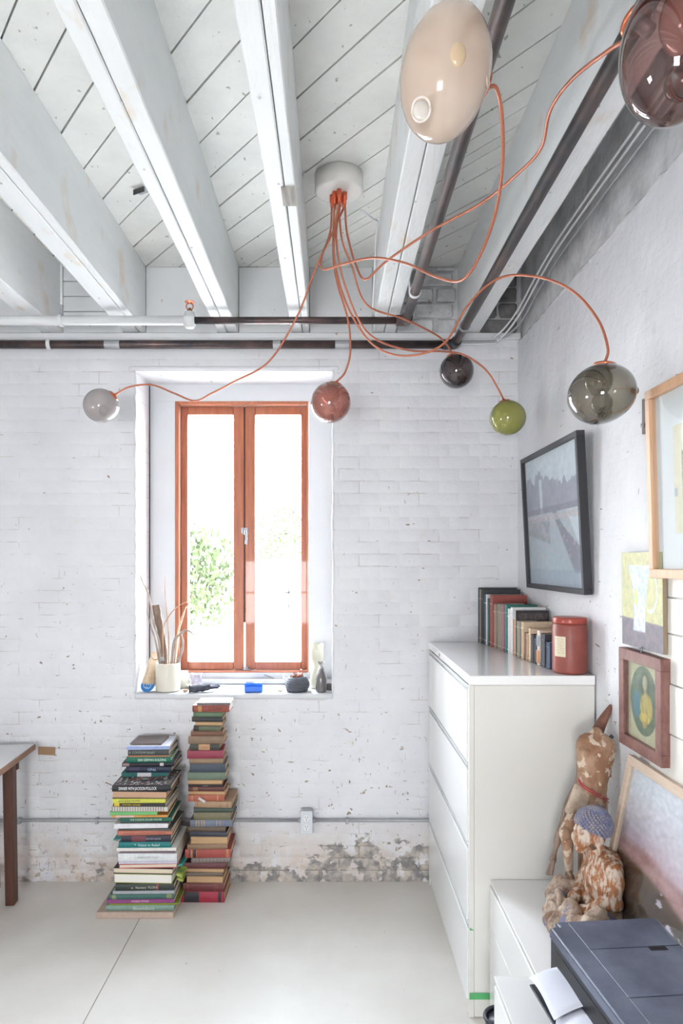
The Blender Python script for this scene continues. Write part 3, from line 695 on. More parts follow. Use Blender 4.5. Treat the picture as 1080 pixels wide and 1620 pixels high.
G_green = thin_glass('olive_green_glass', (170, 176, 90), 1.6, .74, (160, 160, 84), edge=(84, 92, 30))
G_smoke = thin_glass('smoke_glass', (206, 201, 190), 1.8, .10, (150, 144, 128), edge=(72, 66, 54))
G_amber = thin_glass('amber_plum_glass', (216, 190, 186), 1.9, .06, (140, 100, 96), edge=(96, 56, 50))
B_pale = thin_glass('pale_bubble_glass', (226, 200, 192), 1.6, .62, (214, 176, 164), edge=(150, 100, 90))
B_smoke = thin_glass('smoke_bubble_glass', (190, 184, 172), 1.8, .22, (196, 190, 176), edge=(90, 84, 74))
B_plum = thin_glass('plum_bubble_glass', (186, 166, 166), 1.6, .72, (168, 148, 144), edge=(60, 44, 46))
B_amber = thin_glass('amber_bubble_glass', (170, 92, 66), 1.6, .15, (170, 80, 50), edge=(70, 30, 20))
B_green = thin_glass('green_bubble_glass', (180, 180, 90), 1.4, .6, (160, 150, 60), edge=(90, 90, 30))
def ring_mark(parent, off, direction, r, m, tube_r=.003):
    d = Vector(direction).normalized(); q = d.to_track_quat('Z', 'Y').to_matrix().to_4x4(); bm = bmesh.new()
    pts = [(r*math.cos(a), r*math.sin(a)*1.15, 0) for a in [2*PI*i/28 for i in range(29)]]
    tube(bm, pts, tube_r, 8, 1, False); bmesh.ops.transform(bm, matrix=Matrix.Translation(off) @ q, verts=bm.verts[:]); return obj('blown_lip', bm, m, parent, smooth=True)
# A left, milky grey
pA = pendant('milky grey glass pendant floating left of the window', 160, 642, 3.15, .080, .078, None, G_milk, [(Vector((.03, -.03, -.03)), .022, G_milk)],
    [(521, 372, 2.76), (497, 430, 2.8), (470, 500, 2.85), (425, 572, 2.92), (370, 604, 3.0), (335, 622, 3.02), (308, 634, 3.03), (275, 622, 3.06), (240, 609, 3.1), (205, 612, 3.13)], 0, (.75, -.1, .55))
ring_mark(pA, (.033, -.066, -.04), (.4, -.85, -.45), .018, G_milk, .003)
pB = pendant('pink copper glass pendant over the top right corner of the window', 523, 637, 2.80, .082, .083, None, G_pink, [(Vector((.0, -.02, .03)), .036, B_pale), (Vector((.004, -.04, -.03)), .016, B_pale), (Vector((0, -.02, -.066)), .014, B_pale)],
    [(527, 400, 2.76), (534, 450, 2.77), (550, 505, 2.78), (554, 555, 2.79), (546, 588, 2.8)], 2, (.25, 0, .9))
pC = pendant('dark plum glass pendant tucked under the steel pipe', 722, 587, 3.20, .080, .082, None, G_dark, [(Vector((-.01, -.01, .03)), .042, B_plum), (Vector((.025, -.03, -.03)), .026, B_plum)],
    [(541, 380, 2.78), (556, 420, 2.82), (580, 482, 2.9), (640, 505, 3.0), (690, 530, 3.12), (706, 545, 3.16)], 3, (-.25, -.05, .9))
pD = pendant('small olive green glass pendant right of the plum one', 803, 661, 3.08, .080, .079, None, G_green, [(Vector((.02, -.052, .010)), .016, B_green)],
    [(532, 380, 2.76), (545, 450, 2.8), (580, 525, 2.86), (640, 553, 2.93), (700, 556, 3.0), (735, 562, 3.02), (768, 585, 3.05), (786, 612, 3.06)], 4, (-.2, 0, .9))
pE = pendant('large smoky glass pendant near the right wall, above the black frame', 951, 623, 2.02, .098, .088, (0, -.35, 0), G_smoke, [(Vector((-.012, -.01, .035)), .040, B_smoke), (Vector((-.01, -.03, -.035)), .030, B_smoke), (Vector((.0, -.02, -.06)), .022, B_smoke)],
    [(529, 370, 2.74), (530, 420, 2.74), (552, 490, 2.75), (590, 545, 2.75), (640, 563, 2.7), (700, 545, 2.6), (742, 480, 2.45), (790, 440, 2.35), (850, 438, 2.22), (905, 460, 2.12), (945, 505, 2.05), (961, 550, 2.02)], 5, (.12, 0, 1))
bm = bmesh.new(); ell(bm, (0, 0, 0), (.012, .012, .014)); obj('glass_nub', bm, G_smoke, pE, smooth=True, loc=(.096, -.005, .008))
pF = pendant('large opaque beige glass pendant hanging nearest, upper middle', 704, 115, 1.40, .092, .138, (0, .20, 0), G_beige, [],
    [(524, 372, 2.72), (509, 405, 2.68), (511, 426, 2.62), (545, 417, 2.55), (590, 408, 2.45), (640, 416, 2.3), (690, 438, 2.15), (730, 443, 2.0), (760, 402, 1.88), (785, 330, 1.74), (795, 250, 1.6), (793, 180, 1.5), (785, 140, 1.44)], 6, (.9, .25, -.1), ry=.092)
def on_ell(px, py, c, Y, depth): return P(px, py, Y-depth)-P(c[0], c[1], Y)
bm = bmesh.new(); ell(bm, on_ell(722, 85, (704, 115), 1.40, .084), (.019, .010, .027)); obj('inner_bubble', bm, G_beigein, pF, smooth=True)
o_ = on_ell(666, 173, (704, 115), 1.40, .070); ring_mark(pF, o_, (-.35, -.9, -.35), .018, mat('beige_lip', (222, 210, 200), .1, coat=1), .0028)
bm = bmesh.new(); ell(bm, o_+Vector((.001, .003, 0)), (.017, .006, .020)); obj('inner_bubble', bm, mat('opal_dimple', (216, 208, 200), .12, coat=.6), pF, smooth=True)
o_ = on_ell(771, 125, (704, 115), 1.40, .030); ring_mark(pF, o_, (.9, -.4, 0), .013, G_beige, .0022)
pG = pendant('large amber plum glass pendant cut by the right edge at top', 1066, 78, 1.12, .084, .120, (0, .05, 0), G_amber, [(Vector((.03, -.01, .045)), .055, B_pale), (Vector((-.004, -.03, -.075)), .026, B_amber)],
    [(549, 370, 2.72), (563, 420, 2.66), (578, 442, 2.6), (610, 414, 2.5), (680, 366, 2.3), (760, 322, 2.1), (815, 278, 1.92), (855, 235, 1.78), (870, 175, 1.62), (905, 125, 1.48), (965, 78, 1.33), (1010, 50, 1.22)], 7, (-.3, .2, .45))
ring_mark(pG, (-.003, -.052, -.082), (-.05, -.85, -.5), .027, B_amber, .003)

# ------------------------------------------------------------------ tall filing cabinet
M_cab = mat('white_enamel_metal', (226, 224, 218), .16, var=.02, vscale=3)
M_cabd = mat('white_drawer_front', (232, 233, 232), .25)
cx0, cx1, cy0, cy1, ct = .511, .979, 2.542, 3.603, 1.274
fc = thing('filing_cabinet', 'tall white lateral filing cabinet with four drawers in the right corner', 'cabinet', (cx0, cy0, 0))
def cb_(name, x0, x1, y0, y1, z0, z1, m, par=fc, **k): return box(name, x0-cx0, x1-cx0, y0-cy0, y1-cy0, z0, z1, m, par, **k)
cb_('carcass', cx0+.018, cx1, cy0, cy1, .001, ct-.036, M_cab, bev=.003)
M_top_lit = mat('white_enamel_lit_top', (246, 246, 246), .14, coat=.5)  # cabinet tops whiter than the sides: window light put into the colour
cb_('top_panel', cx0, cx1, cy0-.002, cy1, ct-.035, ct, M_top_lit, bev=.002)
cb_('side_edge', cx0, cx0+.017, cy0, cy0+.022, .001, ct-.036, M_cab); cb_('side_edge', cx0, cx0+.017, cy1-.022, cy1, .001, ct-.036, M_cab)
cb_('plinth', cx0+.004, cx0+.017, cy0+.022, cy1-.022, .001, .045, M_cab)
dh = (ct-.036-.05)/4
for k in range(4):
    z0 = .05+k*dh
    dr = cb_('drawer', cx0-.004, cx0+.016, cy0+.024, cy1-.024, z0+.004, z0+dh-.026, M_cabd, bev=.003)
    cb_('pull', cx0+.001, cx0+.0165, cy0+.024, cy1-.024, z0+dh-.025, z0+dh-.010, M_galv, dr)
    cb_('pull_lip', cx0-.003, cx0+.003, cy0+.024, cy1-.024, z0+dh-.009, z0+dh-.003, M_cabd, dr)
bm = bmesh.new(); lathe(bm, [(.008, 0), (.008, .003)], 16, Matrix.Translation((-.001, .70, ct-.018)) @ Matrix.Rotation(-PI/2, 4, 'Y')); obj('lock', bm, M_galv, fc)
tg = box('green_tape', cx0, cx0+.075, cy0-.0035, cy0-.0025, .070, .094, mat('green_tape', (84, 172, 106), .5)); tag(tg, 'strip of green tape low on the near side of the tall cabinet', 'tape')
bm = bmesh.new(); prism(bm, [(.512, .328), (.530, .326), (.512, .336)], cy0-.0035, cy0-.0025, 'y'); tag(obj('tape_scrap', bm, MC['green_tape']), 'tiny torn green scrap stuck higher on the tall cabinet edge', 'tape')

# ------------------------------------------------------------------ books
COVERS = {}
def cmat(rgb, rough=.55):
    g_l = sum(rgb[:3])/3; rgb = tuple(v*.84+g_l*.16 for v in rgb[:3])
    k = 'cover_%d_%d_%d' % tuple(int(v) for v in rgb)
    return mat(k, rgb, rough, var=.14, vscale=45, bump=.08, bscale=120)
M_pages = mat('book_pages', (226, 214, 192), .8, rgb2=(206, 190, 164), vscale=3, stretch=(.1, .1, 160))
M_pagesw = mat('white_pages', (236, 233, 226), .8, rgb2=(222, 218, 208), vscale=3, stretch=(.1, .1, 160))
M_pageso = mat('old_pages', (196, 164, 126), .85, rgb2=(176, 142, 104), vscale=3, stretch=(.1, .1, 160))
def book(label, W, D, T, rgb, loc, rotz=0, spine_front=True, pages=None, group=None, bands=(), text=None, tcol=(235, 235, 230), tsize=None, soft=False, upright=False, toprgb=None, printed=None, spine_rgb=None, tpos=.5):
    """lying book: local x = spine length W, y = depth D away from the viewer, z = thickness T.  Origin bottom centre of the front edge."""
    rot = (0, 0, rotz)
    if upright: rot = (PI/2, 0, rotz) if False else rot
    b = thing('book', label, 'book', loc, rot, group)
    c = .0018 if soft else .0030
    T = max(T, .0055); c = min(c, T*.28)
    sgn = 0 if spine_front else 1
    def yy(a, b_): return (a, b_) if spine_front else (D-b_, D-a)
    cm = cmat(rgb); cs = cmat(spine_rgb) if spine_rgb else cm
    bm = bmesh.new(); sp = min(.004, c*1.3)
    y0, y1 = yy(0, D)
    n = 5; prof = [(-W/2, 0)]
    bx(bm, -W/2, W/2, y0, y1, 0, c, c*.3); bx(bm, -W/2, W/2, y0, y1, T-c, T, c*.3)
    obj('cover', bm, cmat(toprgb) if toprgb else cm, b)
    bm = bmesh.new(); y0, y1 = yy(0, sp)
    if spine_front and not soft:           # slightly rounded spine
        pts = [(sp, c*.4)]+[(-.0035*math.sin(PI*i/8)*min(1, T/.02), c*.4+(T-.8*c)*i/8) for i in range(9)]+[(sp, T-c*.4)]
        prism(bm, pts, -W/2+.0006, W/2-.0006, 'x')
    else: bx(bm, -W/2+.0003, W/2-.0003, y0, y1, c*.5, T-c*.5, 0)
    obj('spine', bm, cs, b)
    ov = 0 if soft else .003
    y0, y1 = yy(sp, D-ov)
    box('pages', -W/2+ov, W/2-ov, y0, y1, c, T-c, pages or M_pages, b)
    if spine_front:
        for (u0, u1, col) in bands:
            bb = bmesh.new(); pts = [(sp*.5, c*.6)]+[(-.0040*math.sin(PI*i/8)*min(1, T/.02)*(0 if soft else 1)-.0005, c*.5+(T-c)*i/8) for i in range(9)]+[(sp*.5, T-c*.6)]
            prism(bb, pts, -W/2+W*u0, -W/2+W*u1, 'x'); obj('spine_band', bb, cmat(col), b)
        if text:
            me = text_mesh(text, tsize or T*.62); tm = mat('ink_%d_%d_%d' % tcol, tcol, .5)
            o = obj('title', me, tm, b, loc=(W*(tpos-.5), -.0052 if not soft else -.0012, T/2), rot=(PI/2, 0, 0))
            ext = max((v.co.x for v in me.vertices), default=.01)-min((v.co.x for v in me.vertices), default=0)
            mx_ = W*.8*(1 if tpos == .5 else .8)
            if ext > mx_: o.scale = (mx_/ext, 1, 1)
    return b
def Z6(x, y): return (140+x/4.154, 1090+y/4.154)
def stack(rows, Yf, where, group, base=0.0, seed=1, xshift=0):
    rr = random.Random(seed)
    n = len(rows); out = []
    for i, rw in enumerate(rows):
        x0, x1, yt, yb, rgb, desc = rw[:6]; kw = dict(rw[6]) if len(rw) > 6 else {}
        Y = Yf+kw.pop('dy', 0)
        a, b_ = Z6(x0, yt)[0], Z6(x1, yt)[0]
        zt, zb = zr(Z6(0, yt)[1], Yf), zr(Z6(0, yb)[1], Yf)
        if i == n-1: zb = base
        W = (b_-a)*Y/F; xc = ((a+b_)/2-VX)*Y/F
        D = kw.pop('D', .75*W if W < .25 else .70*W)+rr.uniform(-.006, .01)
        rz = kw.pop('rz', rr.uniform(-.05, .05))
        if i == 0: lab = '%s on top of the %s' % (desc, where)
        elif i == n-1: lab = '%s at the bottom of the %s' % (desc, where)
        else: lab = '%s, directly under the %s in the %s' % (desc, rows[i-1][5], where)
        out.append(book(lab, W, D, max(.004, zt-zb-.0006), rgb, (xc, Y, zb+.0003), rz, group=group, **kw))
    return out
WH = (232, 232, 228); BK = (38, 38, 42)
P_ = M_pageso
left_rows = [
 (272, 480, 355, 374, (112, 98, 94), 'thin brown-grey book', dict(D=.15, rz=-.02, dy=.02)),
 (250, 530, 375, 399, (222, 226, 240), 'blue-edged white folder', dict(soft=True, spine_rgb=(150, 170, 225), D=.20)),
 (258, 528, 399, 437, (66, 72, 72), 'charcoal hardback', dict(text='A. CONTEMPORARY', tcol=(150, 160, 150), tpos=.35, D=.19)),
 (262, 530, 437, 447, (206, 128, 84), 'thin orange paperback', dict(soft=True, D=.20)),
 (250, 540, 447, 484, (12, 112, 84), 'emerald green book', dict(text='2000 GERMAN BUILDING', tcol=(225, 240, 230), tpos=.58, D=.19, rz=.03)),
 (222, 560, 484, 510, (40, 40, 50), 'mauve-ended black book', dict(bands=[(.02, .14, (150, 120, 122)), (.73, .80, (210, 200, 205))], D=.22, rz=.05)),
 (245, 545, 510, 549, (28, 42, 66), 'navy gemstone book', dict(text='OPAL', tcol=(170, 190, 215), D=.21, rz=-.03, bands=[(.08, .3, (58, 50, 84))], tpos=.58)),
 (217, 522, 549, 574, (26, 104, 100), 'teal and white paperback', dict(soft=True, bands=[(.34, .64, (206, 200, 206))], D=.20)),
 (155, 540, 634, 672, BK, 'large black art book', dict(text='DINNER WITH JACKSON POLLOCK', tcol=(240, 240, 240), D=.25, rz=.02, tsize=.021, tpos=.44)),
 (152, 515, 672, 719, (40, 38, 44), 'black book showing tan pages', dict(spine_front=False, pages=mat('tan_pages', (196, 160, 134), .8, rgb2=(184, 146, 118), vscale=3, stretch=(.1, .1, 160)), D=.24)),
 (158, 505, 721, 750, (212, 214, 64), 'lemon yellow paperback', dict(soft=True, text='good green HOMES', tcol=(70, 70, 40), tpos=.32, D=.24)),
 (160, 505, 750, 774, (52, 48, 42), 'black book with yellow lettering', dict(soft=True, bands=[(.02, .12, (226, 190, 30))], text='NATURAL HOUSES', tcol=(226, 190, 30), D=.24, tpos=.35)),
 (150, 520, 774, 806, (204, 196, 188), 'white ribbed spiral notebook', dict(soft=True, bands=[(k/22+.01, k/22+.022, (128, 104, 92)) for k in range(21)], D=.24, rz=0)),
 (140, 450, 806, 829, (104, 190, 104), 'bright green booklet', dict(soft=True, D=.20, rz=.03)),
 (152, 520, 829, 845, (222, 148, 60), 'orange and pink booklet', dict(soft=True, bands=[(.08, .4, (222, 184, 178))], D=.23)),
 (205, 548, 845, 873, (14, 98, 74), 'dark green paperback', dict(soft=True, text='THE PASSIVE SOLAR HOUSE', tcol=(205, 225, 200), D=.23)),
 (208, 530, 873, 884, (66, 62, 66), 'thin grey-black booklet', dict(soft=True, D=.22)),
 (170, 520, 884, 916, (228, 226, 230), 'bright white paperback', dict(soft=True, D=.25, rz=.03)),
 (195, 545, 916, 931, (84, 86, 82), 'thin slate booklet', dict(soft=True, D=.24)),
 (190, 550, 931, 961, (196, 112, 88), 'salmon orange book', dict(D=.26, rz=.04, text='ARCHITECTURE IN THE LANDSCAPE', tcol=(170, 90, 70), tsize=.012)),
 (213, 540, 961, 1005, (44, 42, 60), 'navy book with red patch', dict(D=.24, bands=[(.22, .5, (120, 52, 62))], text='ROCKS GLASS', tcol=(180, 170, 190), tpos=.66, tsize=.011)),
 (198, 540, 1005, 1044, (10, 122, 122), 'turquoise hardback', dict(D=.25, rz=.02, text='*  Vision in Relief', tcol=(190, 225, 220), tpos=.55)),
 (185, 576, 1044, 1066, (226, 224, 216), 'off-white wide softcover', dict(soft=True, D=.27, rz=.01)),
 (205, 570, 1066, 1080, (122, 100, 108), 'thin mauve booklet', dict(soft=True, D=.24)),
 (195, 580, 1080, 1132, (222, 226, 228), 'thick white hardback', dict(D=.26, rz=.02, text='L SIMPLICITY THAT', tcol=(140, 150, 150), tsize=.013)),
 (198, 580, 1132, 1150, (202, 196, 214), 'pale lilac book', dict(soft=True, D=.26, bands=[(0, 1, (202, 70, 84))] if False else [])),
 (200, 580, 1150, 1178, (208, 80, 90), 'red-edged cream book', dict(spine_front=False, D=.25, pages=M_pages)),
 (160, 555, 1178, 1216, (48, 42, 46), 'black cloth book', dict(spine_front=False, D=.26, rz=-.04, pages=M_pages)),
 (163, 550, 1216, 1276, (196, 196, 20), 'yellow-edged thick book', dict(spine_front=False, D=.25, pages=M_pagesw, toprgb=(150, 150, 30))),
 (178, 560, 1279, 1326, (46, 58, 50), 'dark bottle-green book', dict(D=.24, text='o   Nursery  FLORA', tcol=(205, 200, 190), tsize=.015, bands=[(.7, .74, (150, 50, 60))])),
 (160, 562, 1326, 1347, (166, 170, 176), 'light grey softcover', dict(soft=True, D=.26)),
 (140, 562, 1347, 1382, (52, 104, 94), 'sea green book with gilt ends', dict(D=.26, bands=[(.04, .10, (130, 140, 90)), (.88, .96, (130, 140, 90))])),
 (120, 560, 1382, 1408, (146, 56, 128), 'magenta book', dict(soft=True, D=.26, text='WORLD WOOD', tcol=(235, 200, 225))),
 (135, 590, 1408, 1421, (132, 142, 36), 'thin olive book', dict(soft=True, D=.27)),
 (113, 562, 1421, 1465, (124, 158, 142), 'sage green hardback', dict(D=.27, text='Bloomsbury', tcol=(205, 215, 205), tsize=.021, tpos=.56)),
]
YF = 3.262
zt_board = zr(Z6(0, 1470)[1], YF)
# close the rows so that each book rests on the next
def close_rows(rows, top_gap_fix=True):
    rows = [list(r) for r in rows]
    for a, b_ in zip(rows, rows[1:]): a[3] = b_[2]
    return rows
lr = close_rows(left_rows)
lr[7][3] = 574
# the art book is deeper: everything above stands further back, so their front edges project higher in the picture
def restack(rows, base_z, Yf_of, where, group, seed):
    """rows listed top to bottom; thickness from the picture, piled up from base_z"""
    rr = random.Random(seed); z = base_z; n = len(rows); info = []
    for i in range(n-1, -1, -1):
        rw = rows[i]; x0, x1, yt, yb, rgb, desc = rw[:6]; kw = dict(rw[6]) if len(rw) > 6 else {}
        Y = Yf_of(i)+kw.pop('dy', 0)
        zt = zr(Z6(0, yt)[1], Y)
        T = max(.005, zt-z) if zt-z < .07 else .07
        a, b_ = Z6(x0, yt)[0], Z6(x1, yt)[0]
        W = (b_-a)*Y/F; xc = ((a+b_)/2-VX)*Y/F
        D = min(kw.pop('D', .72*W), DW-.012-Y-.006); rz = kw.pop('rz', rr.uniform(-.04, .04))
        if i == 0: lab = '%s on top of the %s' % (desc, where)
        elif i == n-1: lab = '%s at the bottom of the %s' % (desc, where)
        else: lab = '%s under the %s in the %s' % (desc, rows[i-1][5], where)
        o = book(lab, W, D, T-.0006, rgb, (xc, Y, z+.0003), rz, group=group, **kw)
        info.append((i, z, z+T, Y, D, xc, W)); z += T
    return {k[0]: k for k in info}
# big tan board under the left stack
zb_top = .031
bd = book('wide flat tan book or board lying on the floor under the left book stack', .365, .26, zb_top-.001, (196, 168, 150), (P(213, 0, 3.247).x, 3.247, .0006), .0, soft=True, group=None)
bd['category'] = 'book'
infoL = restack(lr, zb_top, lambda i: 3.262+(.132 if i < 8 else 0), 'left floor stack', 'books in the left floor stack', 5)
# painted cover of the big art book (drips of colour)
i8 = infoL[8]
def drips(u, v):
    c = (50, 54, 60); n = fb(u*7, v*5, 2); m_ = fb(u*16, v*9, 5)
    if abs(n-.02) < .035: c = (176, 92, 62)
    if m_ > .17: c = (196, 198, 200)
    if m_ < -.2: c = (70, 96, 70)
    return c
b8 = [o for o in COL.objects if o.get('label', '').startswith('large black art book')][0]
pc = painted_panel('cover_art', i8[6]*.95, i8[4]*.94, drips, vcol_mat(), b8, nx=80, nz=50)
pc.rotation_euler = (-PI/2, 0, 0); pc.rotation_euler = (PI/2*-1, 0, 0); pc.location = (-i8[6]*.475, i8[4]*.03, i8[2]-i8[1]+.0003)
for v in pc.data.vertices: v.co = Vector((v.co.x, -v.co.z, 0))
pc.rotation_euler = (PI, 0, 0)
for v in pc.data.vertices: v.co.y = v.co.y
pc.data.update()
# leaflets poking out on the right of the left stack
M_leaft = mat('leaflet_teal', (60, 160, 150), .5, var=.2, vscale=20); M_leafy = mat('leaflet_yellow', (206, 208, 96), .5, rgb2=(90, 150, 80), vscale=30)
def leaflet(label, p, dims, rz, m, tilt=0):
    bm = bmesh.new(); bx(bm, 0, dims[0], 0, dims[1], 0, dims[2], .0008); o = obj('leaflet', bm, m, loc=p, rot=(0, tilt, rz)); tag(o, label, 'leaflet', None)
xr_ = infoL[27][5]+infoL[27][6]/2
leaflet('teal leaflet poking out to the right near the foot of the left book stack', (xr_+.002, 3.33, infoL[27][1]+.004), (.028, .12, .012), -.1, M_leaft, -.15)
leaflet('yellow-green leaflet drooping at the right foot of the left book stack', (xr_+.002, 3.31, infoL[28][1]+.018), (.032, .15, .014), -.05, M_leafy, .45)
leaflet('second yellow leaflet under the drooping one, beside the red book stack', (xr_+.006, 3.32, infoL[29][1]+.026), (.030, .13, .012), .05, M_leafy, .5)
leaflet('teal flap sticking out left from the middle of the left book stack', (infoL[21][5]-infoL[21][6]/2-.036, 3.29, infoL[21][2]-.006), (.034, .12, .004), .05, M_leaft, -.12)

right_rows = [
 (683, 925, 108, 152, (150, 66, 50), 'red-brown gilt leather book', dict(bands=[(.15, .25, (190, 130, 70)), (.0, .03, (100, 40, 34))], text='EULOX', tcol=(90, 34, 30), tpos=.62, pages=M_pagesw)),
 (687, 882, 152, 183, (92, 120, 88), 'moss green book', dict(pages=P_)),
 (678, 880, 183, 216, (50, 52, 54), 'dark slate book', dict(pages=P_, bands=[(.03, .2, (70, 54, 46))])),
 (697, 880, 216, 242, (150, 112, 78), 'light brown book showing pages', dict(spine_front=False, pages=P_)),
 (690, 865, 242, 276, (92, 100, 74), 'small olive book', dict(pages=P_, bands=[(0, .2, (52, 46, 44))])),
 (672, 882, 276, 310, (120, 76, 56), 'chestnut book', dict(pages=P_)),
 (655, 890, 310, 360, (134, 106, 82), 'drab brown book', dict(pages=P_)),
 (665, 860, 360, 404, (58, 60, 54), 'black book with tan label', dict(pages=P_, bands=[(.30, .68, (190, 140, 96))], text='NELSON', tcol=(110, 70, 50), tpos=.5, tsize=.008)),
 (648, 885, 404, 457, (150, 44, 66), 'crimson book', dict(pages=P_, rz=.06)),
 (660, 885, 457, 490, (146, 116, 88), 'fawn book', dict(pages=P_)),
 (665, 900, 490, 548, (58, 70, 84), 'thick steel-blue book', dict(pages=P_, rz=.05)),
 (650, 900, 548, 598, (100, 118, 98), 'faded green book', dict(pages=P_)),
 (650, 880, 598, 628, (160, 116, 80), 'tan book showing pages', dict(spine_front=False, pages=P_)),
 (655, 880, 628, 641, (44, 40, 46), 'thin black book', dict(pages=P_, text='THE STONES', tcol=(200, 195, 190), tsize=.0045)),
 (655, 890, 641, 673, (98, 48, 44), 'maroon and tan book', dict(pages=P_, bands=[(.13, .27, (150, 100, 62))])),
 (655, 900, 673, 695, (186, 142, 98), 'pale tan book', dict(spine_front=False, pages=P_)),
 (655, 892, 695, 739, (180, 88, 62), 'rust orange book', dict(pages=P_, rz=.05, bands=[(.1, .13, (200, 140, 90)), (.8, .83, (200, 140, 90))])),
 (697, 940, 739, 781, (172, 134, 100), 'calf tan book', dict(pages=P_, bands=[(.08, .09, (110, 70, 60)), (.7, .71, (110, 70, 60)), (.88, .89, (110, 70, 60))], D=.19)),
 (690, 950, 781, 811, (64, 76, 66), 'dark moss book', dict(pages=P_, D=.19)),
 (690, 935, 811, 860, (120, 112, 80), 'khaki book', dict(pages=P_)),
 (667, 945, 860, 905, (106, 116, 138), 'blue-grey book with gilt bars', dict(pages=P_, bands=[(.14, .16, (190, 160, 110)), (.2, .22, (190, 160, 110)), (.27, .29, (190, 160, 110)), (.32, .34, (190, 160, 110)), (.62, .64, (180, 150, 120)), (.7, .72, (180, 150, 120))], D=.19)),
 (652, 900, 905, 937, (104, 84, 66), 'umber book', dict(pages=P_)),
 (665, 910, 937, 971, (50, 54, 70), 'ink blue book', dict(pages=P_)),
 (668, 915, 971, 1020, (190, 150, 112), 'thick page-side tan book', dict(spine_front=False, pages=P_)),
 (650, 912, 1020, 1053, (150, 116, 86), 'thin dun book', dict(pages=P_, rz=.05)),
 (635, 935, 1053, 1110, (172, 66, 58), 'brick red book with black band', dict(pages=P_, bands=[(.09, .11, (70, 50, 44)), (.13, .15, (190, 150, 90)), (.18, .24, (50, 42, 42)), (.245, .255, (190, 150, 90)), (.9, .95, (190, 120, 70))], D=.20, rz=.03)),
 (675, 930, 1110, 1141, (138, 124, 120), 'striped grey book', dict(pages=P_, bands=[(k/11+.02, k/11+.035, (110, 94, 92)) for k in range(11)])),
 (610, 900, 1141, 1181, (108, 50, 56), 'wine red book', dict(pages=P_, D=.19)),
 (625, 890, 1181, 1206, (176, 138, 96), 'sandy book showing pages', dict(spine_front=False, pages=P_)),
 (640, 882, 1206, 1229, (118, 104, 90), 'worn grey-brown book', dict(pages=P_)),
 (640, 885, 1229, 1277, (146, 104, 72), 'cinnamon book', dict(spine_front=False, pages=P_)),
 (620, 888, 1277, 1331, (112, 42, 44), 'dark red book', dict(pages=P_, D=.19, bands=[(.78, .79, (140, 80, 60)), (.84, .85, (140, 80, 60)), (.12, .13, (150, 90, 60))])),
 (607, 892, 1331, 1408, (172, 36, 58), 'thick scarlet and black book', dict(pages=P_, D=.20, rz=-.01, bands=[(.07, .42, (46, 44, 48)), (.86, .93, (52, 44, 48))], text='Eros', tcol=(90, 20, 36), tpos=.6, tsize=.014)),
]
rr_ = close_rows(right_rows)
infoR = restack(rr_, 0.0, lambda i: 3.400, 'right floor stack', 'books in the right floor stack', 9)
tz = infoR[0][2]; xR = infoR[0][5]
bk = book('open pale booklet with dark spine strip, topmost of the right floor stack', .165, .13, .012, (236, 234, 230), (xR+.012, 3.405, tz+.0004), .02, soft=True, pages=M_pagesw, group='books in the right floor stack', spine_rgb=(96, 82, 88))
bk = thing('paper_bookmark', 'grey paper tongue hanging out of the right stack below its middle', 'bookmark', (infoR[16][5]-.03, 3.386, infoR[16][1]+.02), (0, .55, 0))
box('strip', -.006, .032, -.004, -.002, -.006, .006, M_conc, bk)
# ---- books standing on the cabinet
shelf_rows = [   # spine x0, x1 (zoom px), top y, rgb, desc, cover right px (zoom), cover rgb
 (70, 90, 97, (60, 130, 140), 'tall teal-spined dark book', 410, (70, 72, 74), {}),
 (90, 101, 110, (176, 156, 136), 'slim tan book', 405, (90, 84, 78), {}),
 (101, 121, 112, (62, 62, 68), 'tall charcoal book', 430, (58, 60, 64), {}),
 (121, 138, 148, (64, 88, 112), 'blue patterned book', 420, (84, 88, 92), {}),
 (138, 150, 150, (206, 210, 214), 'pale grey book', 440, (200, 200, 200), {}),
 (150, 166, 182, (60, 92, 78), 'dark green book', 430, (70, 80, 74), {}),
 (166, 197, 155, (162, 82, 74), 'wide brick red book', 461, (158, 68, 60), {}),
 (197, 222, 226, (170, 142, 120), 'tan worn book', 450, (150, 130, 112), {}),
 (222, 266, 224, (150, 140, 124), 'thick grey-tan book', 470, (160, 150, 140), {}),
 (266, 281, 232, (190, 96, 120), 'purple and orange book', 520, (170, 90, 100), {}),
 (281, 305, 230, (52, 134, 126), 'teal green book', 540, (40, 122, 112), {}),
 (305, 328, 260, (226, 222, 220), 'white book with plum print', 560, (230, 228, 226), {}),
 (328, 348, 250, (234, 234, 236), 'taller white book', 630, (224, 224, 226), {}),
 (348, 362, 345, (200, 120, 90), 'small multicoloured book', 520, (190, 180, 120), {}),
 (362, 372, 276, (196, 184, 168), 'cream-spined black photo book', 662, (46, 40, 44), {}),
 (372, 408, 356, (150, 146, 128), 'faded sage book', 560, (140, 130, 110), {}),
 (408, 434, 362, (206, 178, 150), 'kraft paper covered book', 680, (210, 182, 150), {}),
 (434, 447, 446, (150, 106, 80), 'narrow brown book', 600, (140, 100, 80), {}),
 (447, 468, 452, (190, 152, 112), 'narrow tan book', 600, (180, 150, 120), {}),
 (468, 486, 414, (224, 196, 166), 'peach cream book', 672, (214, 184, 150), {}),
 (486, 510, 460, (70, 66, 74), 'small black book', 640, (70, 60, 60), {}),
 (510, 532, 486, (52, 58, 80), 'short navy book', 640, (60, 60, 80), {}),
 (532, 560, 428, (222, 214, 206), 'white and orange spined book', 672, (216, 190, 166), {}),
 (560, 600, 455, (48, 56, 72), 'midnight blue book', 673, (44, 44, 54), {}),
 (600, 640, 520, (44, 62, 96), 'short royal navy book', 674, (40, 54, 84), {}),
]
